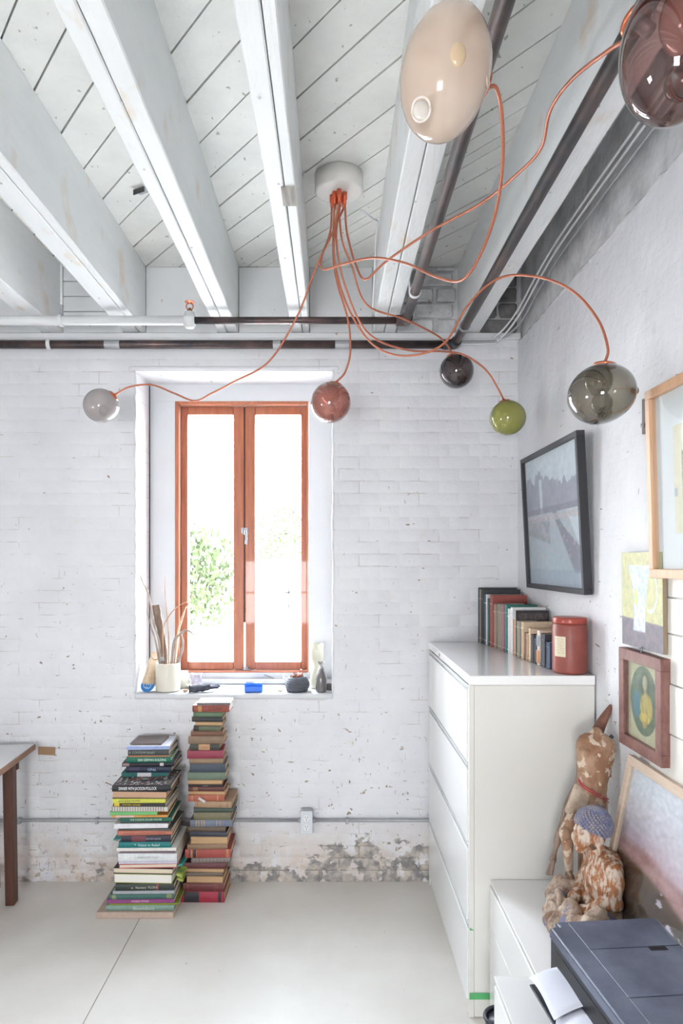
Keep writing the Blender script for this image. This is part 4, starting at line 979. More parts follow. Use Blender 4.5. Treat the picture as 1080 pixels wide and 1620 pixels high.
def rowY(px):
    py = 1015+(px-755)*48/125; return F*(HC-ct)/(py-VY)
prev = None
for k, (a, b_, ty, rgb, desc, xc2, crgb, kw) in enumerate(shelf_rows):
    pa, pb_ = 740+a/4.909, 740+b_/4.909; Ya, Yb = min(rowY(pa), DW-.03), rowY(pb_)
    Ym = (Ya+Yb)/2; Xs = ((pa+pb_)/2-VX)*Ym/F
    ht = zr(910+ty/4.909, Ym)-ct
    Wc = min(((740+xc2/4.909)-VX)*Yb/F, XR-.014)-Xs; Wc = max(.09, min(Wc, .21))
    T = Ya-Yb-.0012
    if T < .004: T = .004
    lab = ('%s standing at the far end of the row on the tall cabinet' % desc) if k == 0 else ('%s in front of the %s on the tall cabinet' % (desc, prev)); prev = desc
    t_ = thing('book', lab, 'book', (Xs, Yb, ct+.0006), (0, 0, 0), 'books standing on the tall cabinet')
    c = min(.0028, T*.25)
    bm = bmesh.new(); bx(bm, 0, Wc, 0, c, 0, ht, c*.3); bx(bm, 0, Wc, T-c, T, 0, ht, c*.3); obj('cover', bm, cmat(crgb), t_)
    bm = bmesh.new(); prism(bm, [(.003, c*.3)]+[(-.003*math.sin(PI*i/6)*min(1, T/.02), c*.3+(T-.6*c)*i/6) for i in range(7)]+[(.003, T-c*.3)], .0004, ht-.0004, 'z'); obj('spine', bm, cmat(rgb), t_)
    box('pages', .003, Wc-.003, c, T-c, .003, ht-.003, M_pages if k % 3 else M_pagesw, t_)
    if T > .014:
        for (u0, u1) in ((.08, .10), (.82, .84)):
            box('spine_band', -.0034, .0004, c, T-c, ht*u0, ht*u1, cmat(tuple(min(255, v+45) for v in rgb)), t_)
    if desc.startswith('cream-spined'):
        box('cover_photo', .012, Wc-.006, -.0006, -.0001, ht*.3, ht-.012, mat('dark_photo', (44, 34, 38), .4, rgb2=(96, 84, 84), vscale=60), t_)
    if desc.startswith('white and orange'):
        box('spine_band', -.0040, .0004, c, T-c, ht*.05, ht*.42, cmat((216, 148, 90)), t_); box('spine_band', -.0040, .0004, c, T-c, ht*.55, ht*.85, cmat((150, 166, 180)), t_)
# ---- terracotta jar
M_terra = mat('oxblood_lacquer', (148, 78, 68), .42, rgb2=(132, 66, 58), vscale=18, bump=.08, bscale=60)
ja = thing('lidded_jar', 'large oxblood red lidded jar with cream label on the near end of the tall cabinet', 'jar', (.910, 2.615, ct+.0005))
bm = bmesh.new(); lathe(bm, [(.058, 0), (.0625, .004), (.0645, .012), (.065, .09), (.0645, .178), (.062, .186), (.060, .188)], 56); obj('body', bm, M_terra, ja, smooth=True)
bm = bmesh.new(); lathe(bm, [(.060, .1885), (.063, .1895), (.0635, .194), (.0635, .208), (.062, .212), (.056, .213), (.0001, .2125)], 56); obj('lid', bm, mat('oxblood_lid', (158, 66, 52), .3), ja, smooth=True)
bm = bmesh.new(); rr0 = .0656; a0, a1 = math.radians(197), math.radians(238); n = 10
for k in range(n):
    aa, ab = a0+(a1-a0)*k/n, a0+(a1-a0)*(k+1)/n
    bm.faces.new([bm.verts.new((rr0*math.cos(q), rr0*math.sin(q), z)) for q, z in ((aa, .066), (ab, .066), (ab, .142), (aa, .142))])
lb = obj('paper_label', bm, mat('cream_label', (222, 212, 186), .6), ja)
for k in range(7):
    bm = bmesh.new(); z = .131-k*.0085; ra = .0659
    for j in range(n):
        if (j*7+k*3) % 5 == 0 or j in (0, n-1): continue
        aa, ab = a0+(a1-a0)*j/n, a0+(a1-a0)*(j+.8)/n
        bm.faces.new([bm.verts.new((ra*math.cos(q), ra*math.sin(q), zz_)) for q, zz_ in ((aa, z), (ab, z), (ab, z+.0016), (aa, z+.0016))])
    obj('print_line', bm, mat('faded_ink', (176, 160, 136), .6), lb)

# ------------------------------------------------------------------ framed pictures
def hung(name, label, Yfar, Ynear, z0, H, xb, lean, thick, rail, m_frame, fn, cat='framed picture', mount=0, m_mount=None, glass=True, res=(110, 130), roll=0):
    W = Yfar-Ynear
    t_ = thing(name, label, cat, (xb+thick*math.cos(lean)*0, Yfar, z0), (lean, roll, -PI/2))
    # local: x -> towards the viewer (world -Y), y -> into the wall, z up, front face at y=0
    if rail:
        for (a, b, c, d, n_) in ((0, W, H-rail, H, 'frame_rail'), (0, W, 0, rail, 'frame_rail'), (0, rail, rail, H-rail, 'frame_stile'), (W-rail, W, rail, H-rail, 'frame_stile')):
            box(n_, a+.0002, b-.0002, 0, thick, c, d, m_frame, t_, bev=.0012)
        box('backing', rail*.5, W-rail*.5, thick*.75, thick*.92, rail*.5, H-rail*.5, m_mount or M_board, t_)
    else: box('board', 0, W, .001, thick, 0, H, m_frame, t_, bev=.001)
    y = thick*.55 if rail else 0
    if mount:
        box('mount', rail, W-rail, y+.001, y+.004, rail, H-rail, m_mount or M_board, t_)
    a = rail+mount
    painted_panel('picture', W-2*a, H-2*a, fn, vcol_mat('flat_print', .6), t_, y=y, x0=a, z0=a, nx=res[0], nz=res[1])
    if glass and rail: box('glazing', rail, W-rail, y*.4, y*.4+.0015, rail, H-rail, M_glz, t_)
    return t_
M_glz = thin_glass('picture_glass', (251, 252, 252), .5, edge=(248, 250, 250))
M_blk = mat('black_frame_wood', (44, 44, 50), .45); M_pine = mat('pale_pine_frame', (222, 180, 146), .45, rgb2=(208, 162, 128), vscale=10, stretch=(8, 8, .6), bump=.05)
M_ash = mat('bleached_wood_frame', (212, 192, 172), .5, rgb2=(196, 174, 154), vscale=10, stretch=(.6, 8, 8))
M_red = mat('worn_red_brown_wood', (108, 66, 60), .5, rgb2=(146, 108, 100), vscale=9, stretch=(1.5, 4, 1.5), bump=.2, bscale=50)
def street(u, v):
    top = sst(.52, .60, v-.06*u)
    c = mixc((124, 134, 142), (136, 144, 152), v*1.2)
    # hazy town on the far shore
    sky = .80+.10*nz(u*9, 1)+.05*nz(u*25, 4)+.05*math.sin(u*6)
    if v > .55:
        c = (104, 104, 118) if v < sky else (158, 166, 172)
        c = mixc(c, (142, 146, 154), .25+.5*fb(u*9, v*9, 1))
        if .28 < u < .33 and v < .82: c = (156, 162, 168)
        if v < .60: c = mixc(c, (84, 82, 96), .6)
    else:
        if v > .40-.2*u and v < .52 and u < .45: c = mixc(c, (98, 96, 106), .55+.5*nz(u*14, v*14))
        edge = .52+.75*(.52-v)*1.0
        if u > edge and v > .1:
            inner = sst(.0, .02, u-edge)
            w_ = .18 if v > .22 else .12
            c = mixc(c, (88, 88, 100), inner*(1 if u < edge+w_+.1*math.sin(v*9) else 0))
            if u > edge+w_+.06: c = (150, 160, 166)
        if v < .12: c = mixc(c, (102, 112, 128), .5)
        if nz(u*38, v*38, 5) > .36 and v > .2: c = mixc(c, (168, 128, 122), .6)
    if .49 < v < .54: c = mixc(c, (176, 150, 146) if nz(u*60, v*60) > .1 else (130, 130, 140), .6)
    n = fb(u*20, v*20, 8); return tuple(14+1.28*q*(1+.12*n) for q in c)
hung('framed_picture', 'large black-framed hazy waterfront picture hanging above the books', 3.32, 2.56, HC-.127, .620, .945, .050, .033, .021, M_blk, street)
def columns(u, v):
    c = (226, 218, 190)
    if .12 < u and v < .82 and v > .12:
        c = (216, 204, 170)
        if .5 < v < .72 and (u*9) % 1 < .35: c = (168, 160, 140)
        if .3 < v <= .5 and (u*9) % 1 < .25: c = (182, 172, 148)
        if .72 < v < .75: c = (150, 144, 130)
        if v < .28 and (v*45) % 1 < .4: c = (186, 176, 146)
    if u < .05 and .34 < v < .42: c = (176, 180, 184)
    return tuple(q*(1+.06*fb(u*15, v*15)) for q in c)
hung('framed_picture', 'pale pine-framed drawing of a columned building, cut by the right edge', 2.031, 1.43, HC-.049, .552, .943, .026, .034, .026, M_pine, columns, mount=.10, m_mount=mat('white_mount_board', (238, 240, 243), .6))
def jug(u, v):
    n = fb(u*10, v*10, 3); n2 = fb(u*22, v*22, 6)
    c = mixc((204, 202, 152), (184, 184, 142), n*1.6+.4)
    c = mixc(c, mixc((132, 120, 128), (108, 102, 116), .5+n*2), sst(.315, .295, v+.03*u+.01*n))
    t = (v-.18)/.68; t_ = max(0, min(1, t)); hw = .15+.12*t_-.05*math.sin(t_*PI)+.03*sst(.85, 1, t_)
    inside = sst(.012, -.012, abs(u-.47+.02*(1-t_))-hw)*sst(.165, .185, v)*sst(.875, .855, v)
    b = mixc((204, 214, 224), (224, 232, 232), .5+n*1.6+(.47-u)*1.5)
    b = mixc(b, (208, 220, 120), sst(1.1, .7, math.hypot((u-.37)/.06, (v-.53)/.10))*.85)
    b = mixc(b, (158, 196, 170), sst(.10, .22, n2)*sst(.4, .55, v)*.6); b = mixc(b, (170, 182, 210), sst(.12, .25, fb(u*16, v*9, 9))*.6)
    b = mixc(b, (176, 186, 204), sst(-.03, .0, abs(u-.47)-hw)*.6); b = mixc(b, (188, 200, 210), sst(.03, .0, abs(v-.80))*.6)
    rr = math.hypot((u-.72)/.17, (v-.60)/.22); h_ = sst(.11, .05, abs(rr-.92))*(1 if u > .66 else 0)
    c = mixc(c, (208, 216, 226), h_*.9); c = mixc(c, b, inside)
    return tuple(q*(1+.10*fb(u*34, v*34, 2)) for q in c)
hung('painting', 'small unframed painting of a white jug on yellow-green, above the oval portrait', 2.265, 1.985, HC-.272, .300, XR-.022, .012, .013, 0, mat('canvas_board_edge', (150, 132, 108), .7), jug, 'painting')
def oval(u, v):
    n = fb(u*9, v*9, 4); c = mixc((204, 198, 164), (184, 178, 142), .4+n)
    e = lambda x, y, a, b: sst(1.12, .85, math.hypot((u-x)/a, (v-y)/b))
    b = mixc((70, 96, 84), (108, 122, 92), .5+n*1.5); b = mixc(b, (128, 136, 100), e(.52, .92, .3, .12)*.6)
    b = mixc(b, (70, 76, 62), e(.55, .74, .17, .19)*.7)
    b = mixc(b, (66, 122, 144), e(.27, .46, .13, .19)*.85)
    b = mixc(b, (196, 172, 88), e(.58, .44, .20, .20)*.9); b = mixc(b, (212, 186, 84), e(.52, .30, .16, .07)*.8)
    b = mixc(b, (150, 124, 66), sst(.06, .2, fb(u*16, v*7, 2))*e(.58, .42, .2, .2)*.7)
    b = mixc(b, (184, 178, 140), e(.54, .77, .075, .10)*.9); b = mixc(b, (120, 112, 88), e(.60, .76, .03, .07)*.5)
    b = mixc(b, (178, 168, 120), e(.55, .62, .05, .08)*.6); b = mixc(b, (188, 150, 84), e(.52, .22, .07, .05)*.8)
    c = mixc(c, b, sst(1.01, .98, math.hypot((u-.5)/.44, (v-.53)/.46)))
    return tuple(q*(1+.12*fb(u*30, v*30, 6)) for q in c)
ov = hung('framed_picture', 'small oval portrait in a worn red-brown wooden frame', 2.262, 1.972, HC-.598, .315, .950, .004, .030, .036, M_red, oval, mount=.004, m_mount=mat('old_card', (198, 190, 158), .7))
bm = bmesh.new(); tube(bm, [(.008*math.cos(a), 0, .008*math.sin(a)) for a in [2*PI*i/20 for i in range(21)]], .0016, 6, 1, False); obj('hanging_ring', bm, M_metal, ov, loc=(.145, .010, .3245), smooth=True)
def land(u, v):
    n = fb(u*7, v*7, 1); ridge = .55+.05*u+.02*math.sin(u*9); dk = .47-.10*u+.03*math.sin(u*6)
    c = mixc((214, 196, 204), (226, 228, 238), (v-ridge)*3)
    c = mixc(c, (204, 182, 196), sst(.12, .0, v-ridge)*.8)
    c = mixc(c, (148, 104, 108), sst(.03, -.03, v-ridge)*(.75+.5*n)); c = mixc(c, (212, 170, 158), sst(.1, .0, abs(v-dk-.05))*.45)
    d_ = mixc((72, 52, 40), (44, 36, 32), .5+n*2); d_ = mixc(d_, (100, 74, 52), sst(.10, .0, dk-v)*.8); d_ = mixc(d_, (70, 72, 50), sst(.25, .05, v)*.7)
    c = mixc(c, d_, sst(.02, -.02, v-dk))
    for (a, b, r) in ((.34, .40, .020), (.35, .45, .012), (.43, .33, .030), (.50, .30, .040), (.57, .27, .045), (.64, .22, .05)):
        q_ = math.hypot((u-a)/.7, v-b)+.05*fb(u*26, v*26, 4)
        c = mixc(c, (216, 208, 228), sst(r, r*.6, q_)*.85)
    return tuple(q*(1+.16*fb(u*34, v*34, 5)) for q in c)
hung('framed_picture', 'landscape painting in a bleached wood frame leaning against the wall behind the statue', 2.205, 1.30, .530, .560, .842, -.205, .026, .028, M_ash, land, res=(150, 110))
# ------------------------------------------------------------------ low white cabinets
M_low = mat('cream_white_laminate', (232, 230, 222), .35, var=.02)
lc = thing('low_cabinet', 'low white cabinet with drawers standing against the tall cabinet', 'cabinet', (.586, 1.955, 0))
def lb_(name, x0, x1, y0, y1, z0, z1, m=M_low, par=lc, o=(.586, 1.955), **k): return box(name, x0-o[0], x1-o[0], y0-o[1], y1-o[1], z0, z1, m, par, **k)
LT = .512
lb_('carcass', .592, XR-.003-.012, 1.955, 2.536, .001, LT-.002, bev=.002); lb_('top', .586, XR-.012, 1.955, 2.537, LT-.0018, LT+.004, M_top_lit, bev=.001)
for k in range(3): lb_('drawer', .584, .5915, 1.965, 2.528, .05+k*.150, .05+k*.150+.146, M_cabd, bev=.002)
l2 = thing('low_cabinet', 'second low white cabinet projecting further out, carrying the printer', 'cabinet', (.462, .95, 0))
box('carcass', .006, XR-.012-.462, 0, .999, .001, LT-.002, M_low, l2, bev=.002); box('top', 0, XR-.012-.462, -.001, .999, LT-.0018, LT+.004, M_top_lit, l2, bev=.001)
for k in range(3): box('drawer', -.002, .0055, .01, .988, .05+k*.150, .05+k*.150+.146, M_cabd, l2, bev=.002)
bn = thing('waste_bin', 'black waste bin tucked in the gap between the low cabinets', 'waste bin', (.52, 2.09, .0005))
M_bin = mat('black_plastic', (40, 42, 52), .4)
bm = bmesh.new(); lathe(bm, [(.040, 0), (.050, .28), (.050, .30)], 28); obj('body', bm, M_bin, bn, smooth=True)
bm = bmesh.new(); tube(bm, [(.0512*math.cos(a), .0512*math.sin(a), .303) for a in [2*PI*i/30 for i in range(31)]], .006, 8, 1, False); obj('rim', bm, M_bin, bn, smooth=True)

# ------------------------------------------------------------------ printer
M_pr = mat('slate_blue_plastic', (78, 84, 104), .42, rgb2=(112, 119, 138), vscale=7, detail=6, bump=.03, obj=True)
M_prd = mat('dark_printer_plastic', (40, 43, 52), .45)
pr = thing('printer', 'slate grey printer with paper in its front tray at the lower right', 'printer', (.590, 1.868, LT+.0045), (0, 0, .083))
PW, PD, PH = .385, .46, .196     # local x depth towards wall, local -y towards viewer
bm = bmesh.new(); bx(bm, 0, PW, -PD, 0, .006, PH-.028)
es = [e for e in bm.edges if abs(e.verts[0].co.z-e.verts[1].co.z) > .05]; bmesh.ops.bevel(bm, geom=es, offset=.022, segments=5, affect='EDGES'); obj('body', bm, M_prd, pr)
bm = bmesh.new(); bx(bm, -.004, PW+.002, -PD-.003, .003, PH-.027, PH)
es = [e for e in bm.edges if abs(e.verts[0].co.z-e.verts[1].co.z) > .02]; bmesh.ops.bevel(bm, geom=es, offset=.026, segments=6, affect='EDGES')
es = [e for e in bm.edges if all(v.co.z > PH-.001 for v in e.verts)]; bmesh.ops.bevel(bm, geom=es, offset=.006, segments=3, affect='EDGES'); obj('lid', bm, M_pr, pr)
box('panel', .052, PW-.02, -.138, -.012, PH+.0002, PH+.0022, M_pr, pr, bev=.001); box('panel', .052, PW-.02, -.330, -.141, PH+.0002, PH+.0024, M_pr, pr, bev=.001)
box('panel', .052, PW-.02, -PD+.01, -.333, PH+.0002, PH+.002, M_pr, pr, bev=.001)
box('finger_slot', .205, .250, -.158, -.141, PH+.0025, PH+.0034, mat('slot_black', (20, 20, 24), .4), pr); box('slot_lip', .207, .248, -.150, -.147, PH+.0035, PH+.0045, M_prd, pr)
for x0, x1, y0, y1 in ((0.0065, 0.0045, 0, 0),): pass
tray = box('output_slot', -.0022, .0005, -PD+.04, -.055, .075, .150, MC['slot_black'], pr)
box('tray', -.075, .002, -PD+.045, -.060, .062, .068, M_prd, pr, bev=.002)
for s, yy_ in ((0, -.235), (1, -.40)): box('button_strip', -.0028, .0, yy_-.03, yy_+.03, .03, .045, M_pr, pr)
for i_, (rz, dy, z, tl, lab) in enumerate(((.03, -.065, .098, .30, 'top white sheet curling out of the printer tray'), (-.10, -.205, .086, .34, 'lower folded white sheet lying across the printer tray'))):
    vs, fs = [], []; Wp, Lp = .155-.02*i_, .125; nx_, ny_ = 8, 8
    for j in range(ny_+1):
        for i in range(nx_+1):
            u, v = i/nx_, j/ny_; x_ = -u*Lp*.85+.030; zz_ = .0-u*u*.025*(1+i_)+.010*math.sin(v*PI*1.3)*u
            vs.append((x_, -v*Wp, zz_))
    for j in range(ny_):
        for i in range(nx_): a = j*(nx_+1)+i; fs.append((a, a+1, a+nx_+2, a+nx_+1))
    me = bpy.data.meshes.new('paper'); me.from_pydata(vs, [], fs)
    pm = pr.matrix_basis if False else (Matrix.Translation((.590, 1.868, LT+.0045)) @ Matrix.Rotation(.083, 4, 'Z'))
    o = obj('paper_sheet', me, mat('white_paper', (226, 228, 240), .6), smooth=True); o.location = pm @ Vector((-.004, dy, z+.016)); o.rotation_euler = (0, 0, .083+rz)
    md = o.modifiers.new('t', 'SOLIDIFY'); md.thickness = .0008
    tag(o, lab, 'paper')

# ------------------------------------------------------------------ statues
M_idol = mat('flaking_gilt_plaster', (160, 104, 66), .7, rgb2=(208, 192, 176), vscale=40, ramp=(.46, .58), bump=.5, bscale=60, stretch=(1.6, 1.6, .7), spots=((112, 82, 62), 26, .66, (1.4, 1.4, .9)))
M_skirt = mat('flaking_plaster_blue', (196, 178, 160), .7, rgb2=(140, 112, 94), vscale=22, ramp=(.45, .58), bump=.5, bscale=60, spots=((120, 122, 152), 22, .62, (1, 1, 1)))
M_hair = mat('blue_grey_curls', (110, 116, 150), .7, rgb2=(168, 158, 156), vscale=26, bump=.2)
M_carve = mat('carved_wood_paint', (146, 106, 80), .7, rgb2=(176, 144, 118), vscale=16, ramp=(.42, .6), stretch=(1, 1, .6), bump=.5, bscale=50, spots=((206, 188, 168), 34, .55, (1, 1, .8)))
M_stick = mat('weathered_stick', (158, 136, 122), .8, rgb2=(120, 96, 84), vscale=30, stretch=(1, 1, .3), bump=.5, bscale=70)
# seated figure, local: faces -x, near side is -y
bu = thing('seated_statue', 'seated meditating figure statue with blue curled hair and flaking gilt robe', 'statue', (.822, 2.165, LT+.0045), (0, 0, .06))
bm = bmesh.new()
ell(bm, (.035, 0, .17), (.058, .078, .085)); ell(bm, (.040, 0, .225), (.050, .082, .050)); ell(bm, (.045, 0, .09), (.065, .088, .075))
cap(bm, (.025, 0, .25), (.012, 0, .285), .028, .024)
for s in (-1, 1):
    cap(bm, (.038, s*.070, .235), (.028, s*.096, .150), .029, .027); cap(bm, (.028, s*.096, .150), (-.045, s*.035, .092), .025, .018)
cap(bm, (-.045, .030, .090), (-.052, -.020, .086), .014, .013)
for k in range(4): cap(bm, (-.055, .020-.010*k, .094+.002*k), (-.073, -.012-.008*k, .086), .006, .005, 8)
rb_ = remesh('robe', bm, .0038, M_idol, bu, 2, lambda c: .0035*math.sin(70*(c.z+.6*abs(c.y)+.35*c.x)+3*nz(c.x*20, c.y*20, c.z*20)) if c.z < .26 else 0)
bm = bmesh.new()
ell(bm, (.03, 0, .030), (.095, .110, .034))
for s in (-1, 1):
    cap(bm, (.03, s*.065, .052), (-.050, s*.118, .046), .044, .040); cap(bm, (-.050, s*.118, .046), (-.090, s*.02, .040), .034, .026)
ell(bm, (-.080, 0, .026), (.050, .105, .026)); cap(bm, (-.060, -.05, .062), (-.080, .05, .066), .018, .014)
remesh('skirt', bm, .0038, M_skirt, bu, 2, lambda c: .0045*math.sin(62*math.hypot(c.x+.02, c.z-.09)+5*math.atan2(c.y, c.x+.1)+3*nz(c.x*12, c.y*12, c.z*12)))
hr = (0, -.16, 0)
bm = bmesh.new()
ell(bm, (.004, 0, .325), (.036, .031, .044)); ell(bm, (-.012, 0, .308), (.026, .024, .026)); ell(bm, (-.033, 0, .314), (.009, .006, .013)); ell(bm, (-.028, 0, .296), (.008, .012, .005)); ell(bm, (-.020, 0, .285), (.013, .013, .009))
for s in (-1, 1):
    ell(bm, (.010, s*.033, .312), (.010, .005, .020)); ell(bm, (.009, s*.034, .292), (.005, .004, .010)); ell(bm, (-.024, s*.013, .326), (.007, .010, .005))
hd_ = remesh('head', bm, .0024, M_idol, bu, 2)
bm = bmesh.new(); ell(bm, (.011, 0, .340), (.040, .036, .038), (0, .25, 0), 4); ell(bm, (.016, 0, .366), (.026, .025, .018), None, 3)
bmesh.ops.bisect_plane(bm, geom=bm.verts[:]+bm.edges[:]+bm.faces[:], plane_co=(.0, 0, .328), plane_no=(-.55, 0, -1), clear_outer=True)
obj('hair_cap', bm, M_hair, bu, smooth=True)
bm = bmesh.new()
for k in range(300):
    ph = k*2.39996; zz_ = 1-(k+.5)/300*1.35
    if zz_ < -.35: continue
    r_ = math.sqrt(max(0, 1-zz_*zz_)); p = Vector((r_*math.cos(ph)*.041, r_*math.sin(ph)*.037, zz_*.039)); p.rotate(Euler((0, .25, 0))); p += Vector((.011, 0, .340))
    if (p.x-.0)*-.55-(p.z-.328) > 0: continue
    v = bmesh.ops.create_icosphere(bm, subdivisions=1, radius=.0042)['verts']; bmesh.ops.translate(bm, vec=p, verts=v)
tag(obj('hair_curls', bm, M_hair, bu, smooth=True), kind='stuff')
for o in bu.children:
    if o.name.split('.')[0] == 'skirt': o.scale = (1.12, 1.05, 1.5)
    if o.name.split('.')[0] in ('head', 'hair_cap', 'hair_curls'):
        o.scale = (1.38,)*3; o.location = Vector((-.008, 0, .272))-Vector((0, 0, .284))*1.38

# headless carved figure leaning in the corner
co = thing('carved_figure', 'headless carved wooden figure with red cord belt leaning behind the seated statue', 'statue', (.0, .0, .0))
def cp(px, py, Y): return P(px, py, Y)
Yc = 2.36
bm = bmesh.new()
t0, t1 = cp(943, 1172, Yc+.01), cp(934, 1250, Yc-.02)
rings = []
for px, py, w_, d_ in ((941, 1160, .030, .022), (941, 1165, .052, .030), (942, 1173, .066, .038), (942, 1186, .068, .044), (941, 1202, .062, .046), (939, 1220, .054, .042), (937, 1238, .049, .038), (936, 1254, .048, .037), (936, 1270, .053, .040), (937, 1286, .050, .040), (938, 1296, .036, .03)):
    c_ = cp(px, py, Yc-(py-1160)*.0002); rings.append([bm.verts.new(c_+Vector((w_*math.copysign(abs(math.cos(a))**.8, math.cos(a)), d_*math.sin(a), 0))) for a in [2*PI*i/28 for i in range(28)]])
for a_, b_ in zip(rings, rings[1:]):
    for i in range(28): bm.faces.new((a_[i], a_[(i+1) % 28], b_[(i+1) % 28], b_[i]))
bm.faces.new(rings[0]); bm.faces.new(rings[-1]); bmesh.ops.recalc_face_normals(bm, faces=bm.faces[:])
cap(bm, cp(942, 1166, Yc), cp(943, 1160, Yc), .024, .022)
ell(bm, cp(926, 1190, Yc-.030), (.026, .016, .018)); ell(bm, cp(955, 1190, Yc-.030), (.026, .016, .018)); ell(bm, cp(936, 1262, Yc-.026), (.034, .016, .03))
for k in range(4):
    for s_ in (-1, 1): cap(bm, cp(940+s_*10, 1203+k*7, Yc-.043), cp(940+s_*26, 1207+k*7, Yc-.024), .005, .005, 8)
remesh('torso', bm, .0035, M_carve, co, 6, lambda c: .0015*nz(c.x*60, c.y*60, c.z*60))
bm = bmesh.new()   # legs, bent knee, broken shins
cap(bm, cp(922, 1272, Yc-.02), cp(896, 1318, Yc-.05), .036, .027); cap(bm, cp(896, 1318, Yc-.05), cp(900, 1378, Yc-.03), .023, .013)
cap(bm, cp(943, 1278, Yc-.02), cp(925, 1330, Yc-.02), .034, .026); cap(bm, cp(925, 1330, Yc-.02), cp(920, 1388, Yc+.0), .022, .014)
ell(bm, cp(893, 1319, Yc-.07), (.020, .016, .022)); ell(bm, cp(901, 1386, Yc-.05), (.014, .030, .012))
remesh('legs', bm, .004, M_carve, co, 2)
bm = bmesh.new()   # loincloth folds
for k in range(6): cap(bm, cp(912+k*4, 1243+k*2, Yc-.035), cp(899+k*5, 1282-k*2, Yc-.055), .010, .013, 8)
remesh('loincloth', bm, .003, mat('plaster_cloth', (206, 190, 172), .7, rgb2=(164, 138, 116), vscale=24, bump=.3), co, 1)
M_rope = mat('red_cord', (188, 74, 80), .6)
for dz in (0, .008): tubeo('red_cord', [cp(914, 1231, Yc-.03)+Vector((0, 0, -dz)), cp(922, 1242, Yc-.052)+Vector((0, 0, -dz)), cp(938, 1252, Yc-.066)+Vector((0, 0, -dz)), cp(955, 1262, Yc-.060)+Vector((0, 0, -dz)), cp(962, 1264, Yc-.02)+Vector((0, 0, -dz*1.4))], .0022, M_rope, co)
tubeo('broken_arm', [cp(921, 1180, Yc+.035), cp(915, 1235, Yc+.03), cp(893, 1290, Yc+.02), cp(882, 1330, Yc+.015), cp(874, 1362, Yc+.01)], lambda t: .017-.008*t+.003*math.sin(t*20), M_stick, co, seg=12)
for k in range(4): tubeo('finger', [cp(874+k*.8, 1360, Yc+.01-.006*k), cp(869+k*1.6, 1372, Yc+.008-.008*k), cp(865+k*2.4, 1384, Yc+.005-.008*k)], .0055, M_stick, co, seg=8, n=3)
tubeo('wooden_spike', [cp(939, 1172, Yc+.045), cp(950, 1146, Yc+.05), cp(960, 1128, Yc+.05), cp(966, 1115, Yc+.045)], lambda t: .019*(1-t)**.7+.004, mat('brown_wood_spike', (134, 90, 72), .7, rgb2=(96, 64, 54), vscale=20, bump=.3), co, seg=10)
tubeo('shoulder_peg', [cp(962, 1170, Yc-.01), cp(969, 1164, Yc-.012)], .007, M_mull, co, sp=False)

# ------------------------------------------------------------------ table at the left edge
M_tabletop = mat('white_table_top', (222, 222, 222), .35, var=.03); M_tleg = mat('dark_stained_wood', (96, 56, 40), .5, rgb2=(74, 42, 32), vscale=12, stretch=(5, 5, .4), bump=.08); M_tedge = mat('worn_wood_edge', (140, 104, 84), .6)
TZ = .752
de = thing('desk', 'white-topped desk with dark wooden legs cut by the left edge', 'desk', (-1.535, 3.55, 0), (0, 0, .07))
bm = bmesh.new(); bx(bm, -1.3, -.012, -.62, -.008, TZ-.024, TZ, .003); obj('top', bm, M_tabletop, de)
box('top_edge', -.0115, -.003, -.625, -.004, TZ-.030, TZ-.001, M_tedge, de, bev=.003); box('apron', -1.25, -.06, -.10, -.075, TZ-.105, TZ-.0245, M_tleg, de)
box('underlay', -1.29, -.02, -.61, -.02, TZ-.036, TZ-.0245, M_tedge, de)
for y0 in (-.155, -.555):
    bm = bmesh.new(); r8 = bmesh.ops.create_cube(bm, size=1)['verts']
    for v in r8:
        tz_ = v.co.z+.5; wv = .0215+.003*tz_
        v.co = Vector((-.078+v.co.x*wv*2+.012*(1-tz_), y0+v.co.y*.055, .001+tz_*(TZ-.037)))
    es = bm.edges[:]; bmesh.ops.bevel(bm, geom=es, offset=.003, segments=1, affect='EDGES'); obj('leg', bm, M_tleg, de)
box('stretcher', -1.2, -.128, -.170, -.145, .31, .375, M_tleg, de, bev=.003); box('stretcher', -1.2, -.124, -.170, -.145, .075, .145, M_tleg, de, bev=.003)

# ------------------------------------------------------------------ things on the window sill
SZ = OZ0+.0016
def S_(px, Y): return ((px-VX)*Y/F, Y, SZ)
M_cer = mat('cream_ceramic', (226, 220, 206), .35, var=.03)
pot = thing('ceramic_pot', 'cream cylindrical ceramic pot holding driftwood on the left of the sill', 'pot', S_(265.5, 3.69))
bm = bmesh.new(); lathe(bm, [(.050, 0), (.064, .004), (.066, .012), (.066, .150), (.064, .153), (.061, .150), (.061, .02), (.0001, .018)], 44); obj('body', bm, M_cer, pot, smooth=True)
M_dw1 = mat('grey_driftwood', (186, 172, 164), .8, rgb2=(140, 122, 112), vscale=40, stretch=(1, 1, .3), bump=.3); M_dw2 = mat('tan_driftwood', (206, 172, 140), .8, rgb2=(178, 142, 112), vscale=40, stretch=(1, 1, .3), bump=.3)
M_dw3 = mat('brown_driftwood', (138, 118, 104), .85, rgb2=(108, 92, 82), vscale=50, stretch=(1, 1, .3), bump=.4)
